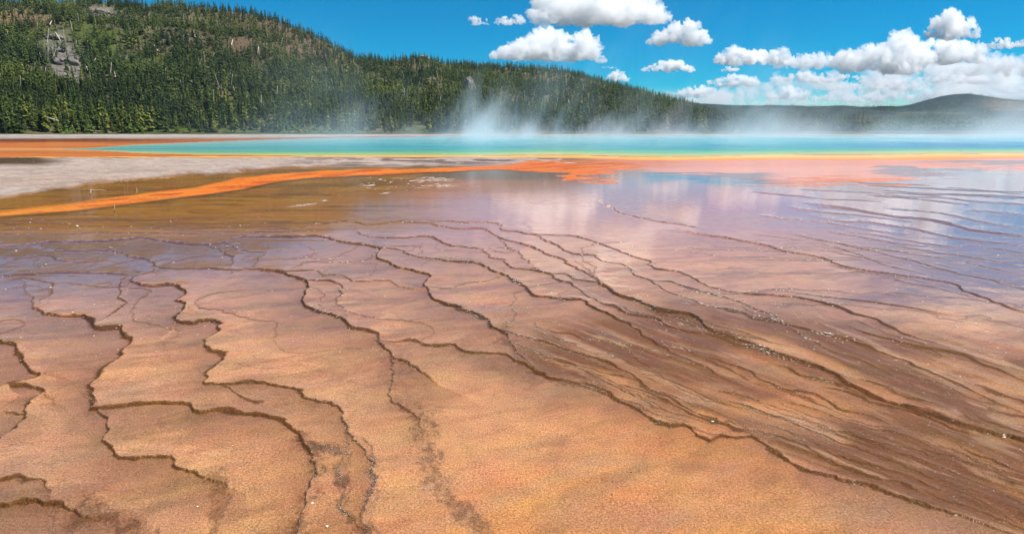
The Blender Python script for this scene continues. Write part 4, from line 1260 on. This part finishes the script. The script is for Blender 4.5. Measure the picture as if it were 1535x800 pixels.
def cloud(label, u0, u1, vbase, prof, D, seed, thick=8.0, puffs=60, fluff=1.0, tilt=0.0, dens=None):
    """prof: list of (fraction along, top height px). One lumpy closed body at distance D."""
    r = random.Random(seed)
    k = D / F
    bm = bmesh.new()
    puffs = int(puffs * 1.8)
    w = u1 - u0
    hm = max(h for _, h in prof)
    fr = [p[0] for p in prof]; hs = [p[1] for p in prof]
    for i in range(puffs):
        f = r.random() if i >= 12 else (i + .5) / 12
        top = np.interp(f, fr, hs)
        z = r.random() ** .8 * top
        lim = max(top * .30, hm * .10)
        rad = min(lim, max(hm * .09, (top - z) * .8 + hm * .06)) * r.uniform(.35, 1.05)
        z = min(z, max(top - rad * .8, rad * .25))
        x = u0 + w * f
        dep = r.uniform(-.5, .5) * w * .35 * (1 - abs(2 * f - 1) * .5)
        mtx = Matrix.Translation((x, dep, z)) @ Matrix.Diagonal((r.uniform(1.0, 1.5), 1.2, 1.0, 1))
        bmesh.ops.create_icosphere(bm, subdivisions=2, radius=rad, matrix=mtx)
    me = bpy.data.meshes.new("cloud"); bm.to_mesh(me); bm.free()
    tmp = bpy.data.objects.new("tmp", me); COL.objects.link(tmp)
    md = tmp.modifiers.new("r", "REMESH"); md.mode = "VOXEL"; md.voxel_size = max(hm / 44, w / 230)
    dg = bpy.context.evaluated_depsgraph_get(); dg.update()
    me2 = bpy.data.meshes.new_from_object(tmp.evaluated_get(dg))
    bpy.data.objects.remove(tmp); bpy.data.meshes.remove(me)
    v = np.empty(len(me2.vertices) * 3, np.float32); me2.vertices.foreach_get("co", v); v = v.reshape(-1, 3).astype(float)
    nn = np.empty(len(me2.vertices) * 3, np.float32); me2.vertex_normals.foreach_get("vector", nn); nn = nn.reshape(-1, 3)
    q = v / hm
    d = np.zeros(len(v))
    for o_, (fq_, am) in enumerate(((1.7, .12), (3.6, .13), (7.5, .11), (15, .085), (31, .06))):
        nz = vn3(q[:, 0] * fq_ + 100 + seed, q[:, 1] * fq_ + 100, q[:, 2] * fq_ + 100 + o_ * 7)
        d += (1 - np.abs(nz * 2 - 1) * 2) * am * 1.05
    d -= d.mean() + .03
    v += nn * (d * hm * fluff)[:, None]
    me2.vertices.foreach_set("co", v.astype(np.float32).ravel()); me2.update()
    tmp = bpy.data.objects.new("tmp", me2); COL.objects.link(tmp)
    md = tmp.modifiers.new("r", "REMESH"); md.mode = "VOXEL"; md.voxel_size = max(hm / 66, w / 330)
    dg = bpy.context.evaluated_depsgraph_get(); dg.update()
    me3 = bpy.data.meshes.new_from_object(tmp.evaluated_get(dg))
    bpy.data.objects.remove(tmp); bpy.data.meshes.remove(me2); me2 = me3
    v = np.empty(len(me2.vertices) * 3, np.float32); me2.vertices.foreach_get("co", v); v = v.reshape(-1, 3).astype(float)
    low = v[:, 2] < hm * .05
    v[:, 2] = np.where(low, hm * .05 + (v[:, 2] - hm * .05) * .4, v[:, 2])   # flat base
    uu = v[:, 0]; vv = vbase - v[:, 2] - tilt * (uu - u0)
    dd = D + v[:, 1] * k
    x_ = (uu - 767.5) / F; yd_ = (vv - 400) / F
    P = np.stack([x_ * dd, (CP - yd_ * SP) * dd, CAM_H - (SP + yd_ * CP) * dd], -1)
    cen = P.mean(0)
    me2.vertices.foreach_set("co", (P - cen).astype(np.float32).ravel())
    me2.polygons.foreach_set("use_smooth", np.zeros(len(me2.polygons), bool))
    me2.materials.clear()
    me2.materials.append(mat_cloud("cloud_vapour", dens or thick * .6 / (hm * k)))
    me2.name = "cloud"; me2.update()
    o = bpy.data.objects.new("cloud", me2); COL.objects.link(o); o.location = cen
    return tag(o, label, "cloud")


def mirror_v(v):
    return v


CL = [
 # label, u0, u1, vbase, prof, D, seed, thick, puffs
 ("largest lone cumulus, resting on the forested skyline", 745, 897, 90, [(0, 14), (.12, 24), (.3, 34), (.45, 50), (.55, 48), (.7, 42), (.88, 44), (1, 26)], 17000, 1, 9, 90),
 ("broad white cloud cut by the top edge of the sky", 808, 1002, 38, [(0, 44), (.25, 50), (.5, 56), (.75, 60), (.9, 46), (1, 22)], 12500, 2, 8, 90),
 ("lens shaped cumulus with two pointed ends in clear blue sky", 975, 1066, 68, [(0, 8), (.2, 24), (.45, 32), (.68, 38), (.85, 20), (1, 8)], 14000, 3, 8, 55),
 ("small flat cloud below the lens shaped cumulus", 962, 1038, 108, [(0, 3), (.25, 12), (.45, 18), (.75, 17), (1, 7)], 19000, 4, 7, 45),
 ("tiny slanting wisp cloud, first of the pair above the ridge", 707, 733, 38, [(0, 14), (.3, 12), (.7, 8), (1, 6)], 13500, 5, 4, 18),
 ("small ragged two-lobed cloud above the largest cumulus", 742, 781, 38, [(0, 10), (.4, 12), (.7, 14), (1, 16)], 13500, 6, 4.5, 24),
 ("small pointed cloud just above the falling ridge", 908, 943, 123, [(0, 8), (.5, 20), (1, 6)], 20000, 7, 6, 24),
 ("tiny triangular wisp between the big cumulus and the small flat cloud", 892, 910, 95, [(0, 4), (.4, 14), (1, 7)], 18000, 8, 3.5, 14),
 ("thin flat wisp over the small pointed cloud", 902, 925, 103, [(0, 3), (.5, 4), (1, 2)], 19000, 9, 3, 12),
 ("isolated cumulus floating highest over the butte", 1392, 1470, 58, [(0, 16), (.3, 36), (.5, 42), (.65, 22), (.85, 28), (1, 10)], 13500, 10, 8, 55),
 ("tall domed cumulus of the low cloud bank", 1262, 1385, 108, [(0, 22), (.3, 40), (.55, 38), (.7, 60), (.88, 60), (1, 30)], 17500, 11, 9, 80),
 ("wide cumulus beside the tall dome in the low bank", 1345, 1475, 96, [(0, 10), (.3, 34), (.6, 36), (.8, 34), (1, 26)], 18500, 12, 7, 70),
 ("small lens cloud over the end of the low bank", 1475, 1517, 73, [(0, 5), (.5, 16), (1, 15)], 15000, 13, 5, 20),
 ("cloud scrap cut by the picture's side edge", 1513, 1560, 72, [(0, 8), (.5, 14), (1, 10)], 15000, 14, 5, 20),
 ("flat topped cumulus at the near end of the low bank", 1072, 1180, 98, [(0, 12), (.25, 28), (.5, 22), (.8, 20), (1, 26)], 18000, 15, 8, 60),
 ("small cloud tucked under the flat topped cumulus", 1082, 1108, 108, [(0, 4), (.5, 11), (1, 6)], 19000, 16, 6, 18),
 ("hazy cumulus in the middle of the low bank", 1165, 1290, 104, [(0, 16), (.3, 22), (.7, 24), (1, 30)], 19500, 17, 5, 70),
 ("elongated cloud strip below the flat topped cumulus", 1060, 1135, 131, [(0, 7), (.4, 18), (.7, 20), (1, 12)], 23000, 18, 6, 40),
 ("low cloud sitting on the plateau at the end of the ridge", 1015, 1085, 146, [(0, 10), (.5, 18), (1, 9)], 28000, 19, 6, 36),
 ("low domed cloud behind the middle of the plateau", 1150, 1215, 150, [(0, 10), (.5, 22), (1, 12)], 28000, 20, 5, 36),
 ("long flat cloud strip in the middle of the low bank", 1155, 1300, 124, [(0, 8), (.3, 17), (.7, 12), (1, 10)], 23000, 21, 5, 60),
 ("long pale cloud strip left of the butte", 1230, 1400, 136, [(0, 8), (.4, 14), (.7, 20), (1, 14)], 25000, 22, 4, 60),
 ("pale cloud strip directly over the butte", 1375, 1500, 127, [(0, 10), (.4, 20), (.8, 16), (1, 12)], 24000, 23, 4, 50),
 ("hazy cloud at the far end of the low bank", 1430, 1590, 114, [(0, 14), (.4, 30), (.8, 34), (1, 30)], 22000, 24, 3, 60),
 ("low pale cloud behind the butte's falling shoulder", 1440, 1600, 146, [(0, 8), (.5, 20), (1, 16)], 28000, 25, 4, 50),
 ("low pale cloud behind the plateau beside the butte", 1215, 1370, 152, [(0, 8), (.5, 18), (1, 14)], 30000, 26, 3.5, 50),
 ("thin veil of white cloud spread behind the whole low bank", 985, 1660, 160, [(0, 2), (.1, 16), (.25, 44), (.5, 66), (1, 84)], 36000, 30, 4.0, 110),
 # above the frame, seen only mirrored in the water
 ("high cloud above the frame mirrored in the near mat", 560, 820, -330, [(0, 30), (.5, 70), (1, 30)], 6500, 27, 8, 50),
 ("high cloud above the frame over the butte", 1250, 1345, -3, [(0, 16), (.5, 30), (1, 14)], 10000, 28, 8, 40),
 ("long high cloud above the frame at the far end", 1380, 1720, -70, [(0, 20), (.3, 60), (.7, 80), (1, 40)], 8000, 29, 8, 50),
]
for c in CL:
    cloud(*c)

# ------------------------------------------------------------------ steam over the pool
def box(name, lo, hi, mat):
    V = [(x, y, z) for z in (lo[2], hi[2]) for y in (lo[1], hi[1]) for x in (lo[0], hi[0])]
    Fc = [(0, 2, 3, 1), (4, 5, 7, 6), (0, 1, 5, 4), (2, 6, 7, 3), (0, 4, 6, 2), (1, 3, 7, 5)]
    me = bpy.data.meshes.new(name); me.from_pydata(V, [], Fc); me.materials.append(mat)
    o = bpy.data.objects.new(name, me); COL.objects.link(o)
    return o


def mat_steam():
    m = bpy.data.materials.new("steam"); m.use_nodes = True
    t = NT(m.node_tree)
    for n_ in list(t.n):
        if n_.type != "OUTPUT_MATERIAL": t.n.remove(n_)
    pos = t.new("ShaderNodeTexCoord").outputs["Object"]
    sep = t.new("ShaderNodeSeparateXYZ"); t.l.new(pos, sep.inputs[0])
    x, y, z = sep.outputs
    # wind leans the wisps to the right as they rise
    lean = t.new("ShaderNodeCombineXYZ")
    t.set(lean, 0, t.math("MULTIPLY_ADD", z, -0.4, x)); t.set(lean, 1, t.math("MULTIPLY", y, .22)); t.set(lean, 2, t.math("MULTIPLY", z, .5))
    n1 = t.noise(lean.outputs[0], 0.045, 2, .5, 1.2)
    n2 = t.noise(lean.outputs[0], 0.15, 4, .6, 1.6)
    f = t.math("ADD", t.math("MULTIPLY", n1, .6), t.math("MULTIPLY", n2, .4))
    thr = t.math("SUBTRACT", t.maprange(z, 0, 14, .455, .575), t.maprange(x, 12, 50, 0, .006))
    puff = t.math("MULTIPLY", t.math("SUBTRACT", f, thr), 8.0, clamp=True)
    fall = t.math("POWER", 2.718, t.math("MULTIPLY", z, -0.10))
    low = t.math("MULTIPLY", t.math("POWER", 2.718, t.math("MULTIPLY", z, -1.1)), t.math("MULTIPLY", t.maprange(n1, .38, .62, .0, .16), t.maprange(x, 0, 60, 1.2, .25)))
    d = t.math("ADD", t.math("MULTIPLY", puff, fall), low)
    ex = t.math("MULTIPLY", t.maprange(x, -48, 2, 0, 1, True), t.maprange(x, 230, 270, 1, 0, True))
    ey = t.math("MULTIPLY", t.maprange(y, 64, 84, 0, 1, True), t.maprange(y, 200, 235, 1, 0, True))
    ez = t.maprange(z, 12, 19.5, 1, 0, True)
    d = t.math("MULTIPLY", d, t.math("MULTIPLY", ex, t.math("MULTIPLY", ey, ez)))
    v = t.new("ShaderNodeVolumePrincipled")
    v.inputs["Color"].default_value = (.86, .94, 1.0, 1)
    v.inputs["Anisotropy"].default_value = 0.2
    t.set(v, "Density", t.math("MULTIPLY", d, t.maprange(x, 5, 40, .026, .022)))
    t.l.new(v.outputs[0], t.n["Material Output"].inputs["Volume"])
    m.cycles.volume_step_rate = 0.4
    return m


st = box("steam", (-80, 60, .12), (275, 240, 20), mat_steam())
tag(st, "white steam drifting off the whole pool and leaning with the wind", "steam", kind="stuff")

# ------------------------------------------------------------------ air
mh = bpy.data.materials.new("haze"); mh.use_nodes = True
for n_ in list(mh.node_tree.nodes):
    if n_.type != "OUTPUT_MATERIAL": mh.node_tree.nodes.remove(n_)
pvn = mh.node_tree.nodes.new("ShaderNodeVolumePrincipled")
pvn.inputs["Color"].default_value = (.5, .72, 1.0, 1)
pvn.inputs["Density"].default_value = 0.00004
mh.node_tree.links.new(pvn.outputs[0], mh.node_tree.nodes["Material Output"].inputs["Volume"])
hz = box("haze", (-6200, -4600, -1.5), (6200, 5600, 235), mh)
hz["kind"] = "stuff"; hz["label"] = "thin blue air haze over the valley"
bpy.data.objects["terrain"].scale = (.35, .35, 1)

# ------------------------------------------------------------------ light
SUN_EL, SUN_AZ = math.radians(58), math.radians(94)      # azimuth clockwise from the view direction (+Y)
w = bpy.data.worlds.new("World"); SC.world = w; w.use_nodes = True
wt = NT(w.node_tree)
sky = wt.new("ShaderNodeTexSky"); sky.sky_type = "NISHITA"; sky.sun_disc = False
sky.sun_elevation = SUN_EL; sky.sun_rotation = SUN_AZ
sky.altitude = 2200; sky.air_density = 1.0; sky.dust_density = 0.15; sky.ozone_density = 2.2
hs = wt.new("ShaderNodeHueSaturation"); hs.inputs["Saturation"].default_value = 2.8; hs.inputs["Hue"].default_value = 0.492; hs.inputs["Value"].default_value = 1.0
wt.l.new(sky.outputs[0], hs.inputs["Color"])
bg = w.node_tree.nodes["Background"]
wt.l.new(hs.outputs[0], bg.inputs["Color"]); bg.inputs["Strength"].default_value = 0.066

sd = bpy.data.lights.new("sun", "SUN"); sd.energy = 4.6; sd.angle = math.radians(.53); sd.color = (1, .96, .90)
so = bpy.data.objects.new("sun", sd); COL.objects.link(so)
sdir = Vector((math.cos(SUN_EL) * math.sin(SUN_AZ), math.cos(SUN_EL) * math.cos(SUN_AZ), math.sin(SUN_EL)))
so.rotation_euler = sdir.to_track_quat("Z", "Y").to_euler(); so.location = (0, -5, 60)

# ------------------------------------------------------------------ render settings
SC.view_settings.view_transform = "Standard"; SC.view_settings.look = "None"
SC.view_settings.exposure = 0.72; SC.view_settings.gamma = 1; SC.view_settings.use_curve_mapping = False
cy = SC.cycles
cy.use_denoising = True
cy.max_bounces = 24; cy.diffuse_bounces = 2; cy.glossy_bounces = 3; cy.transmission_bounces = 2; cy.transparent_max_bounces = 16
cy.volume_bounces = 20
cy.volume_step_rate = 1.0; cy.volume_max_steps = 256
cy.sample_clamp_indirect = 6.0
cy.caustics_reflective = False; cy.caustics_refractive = False
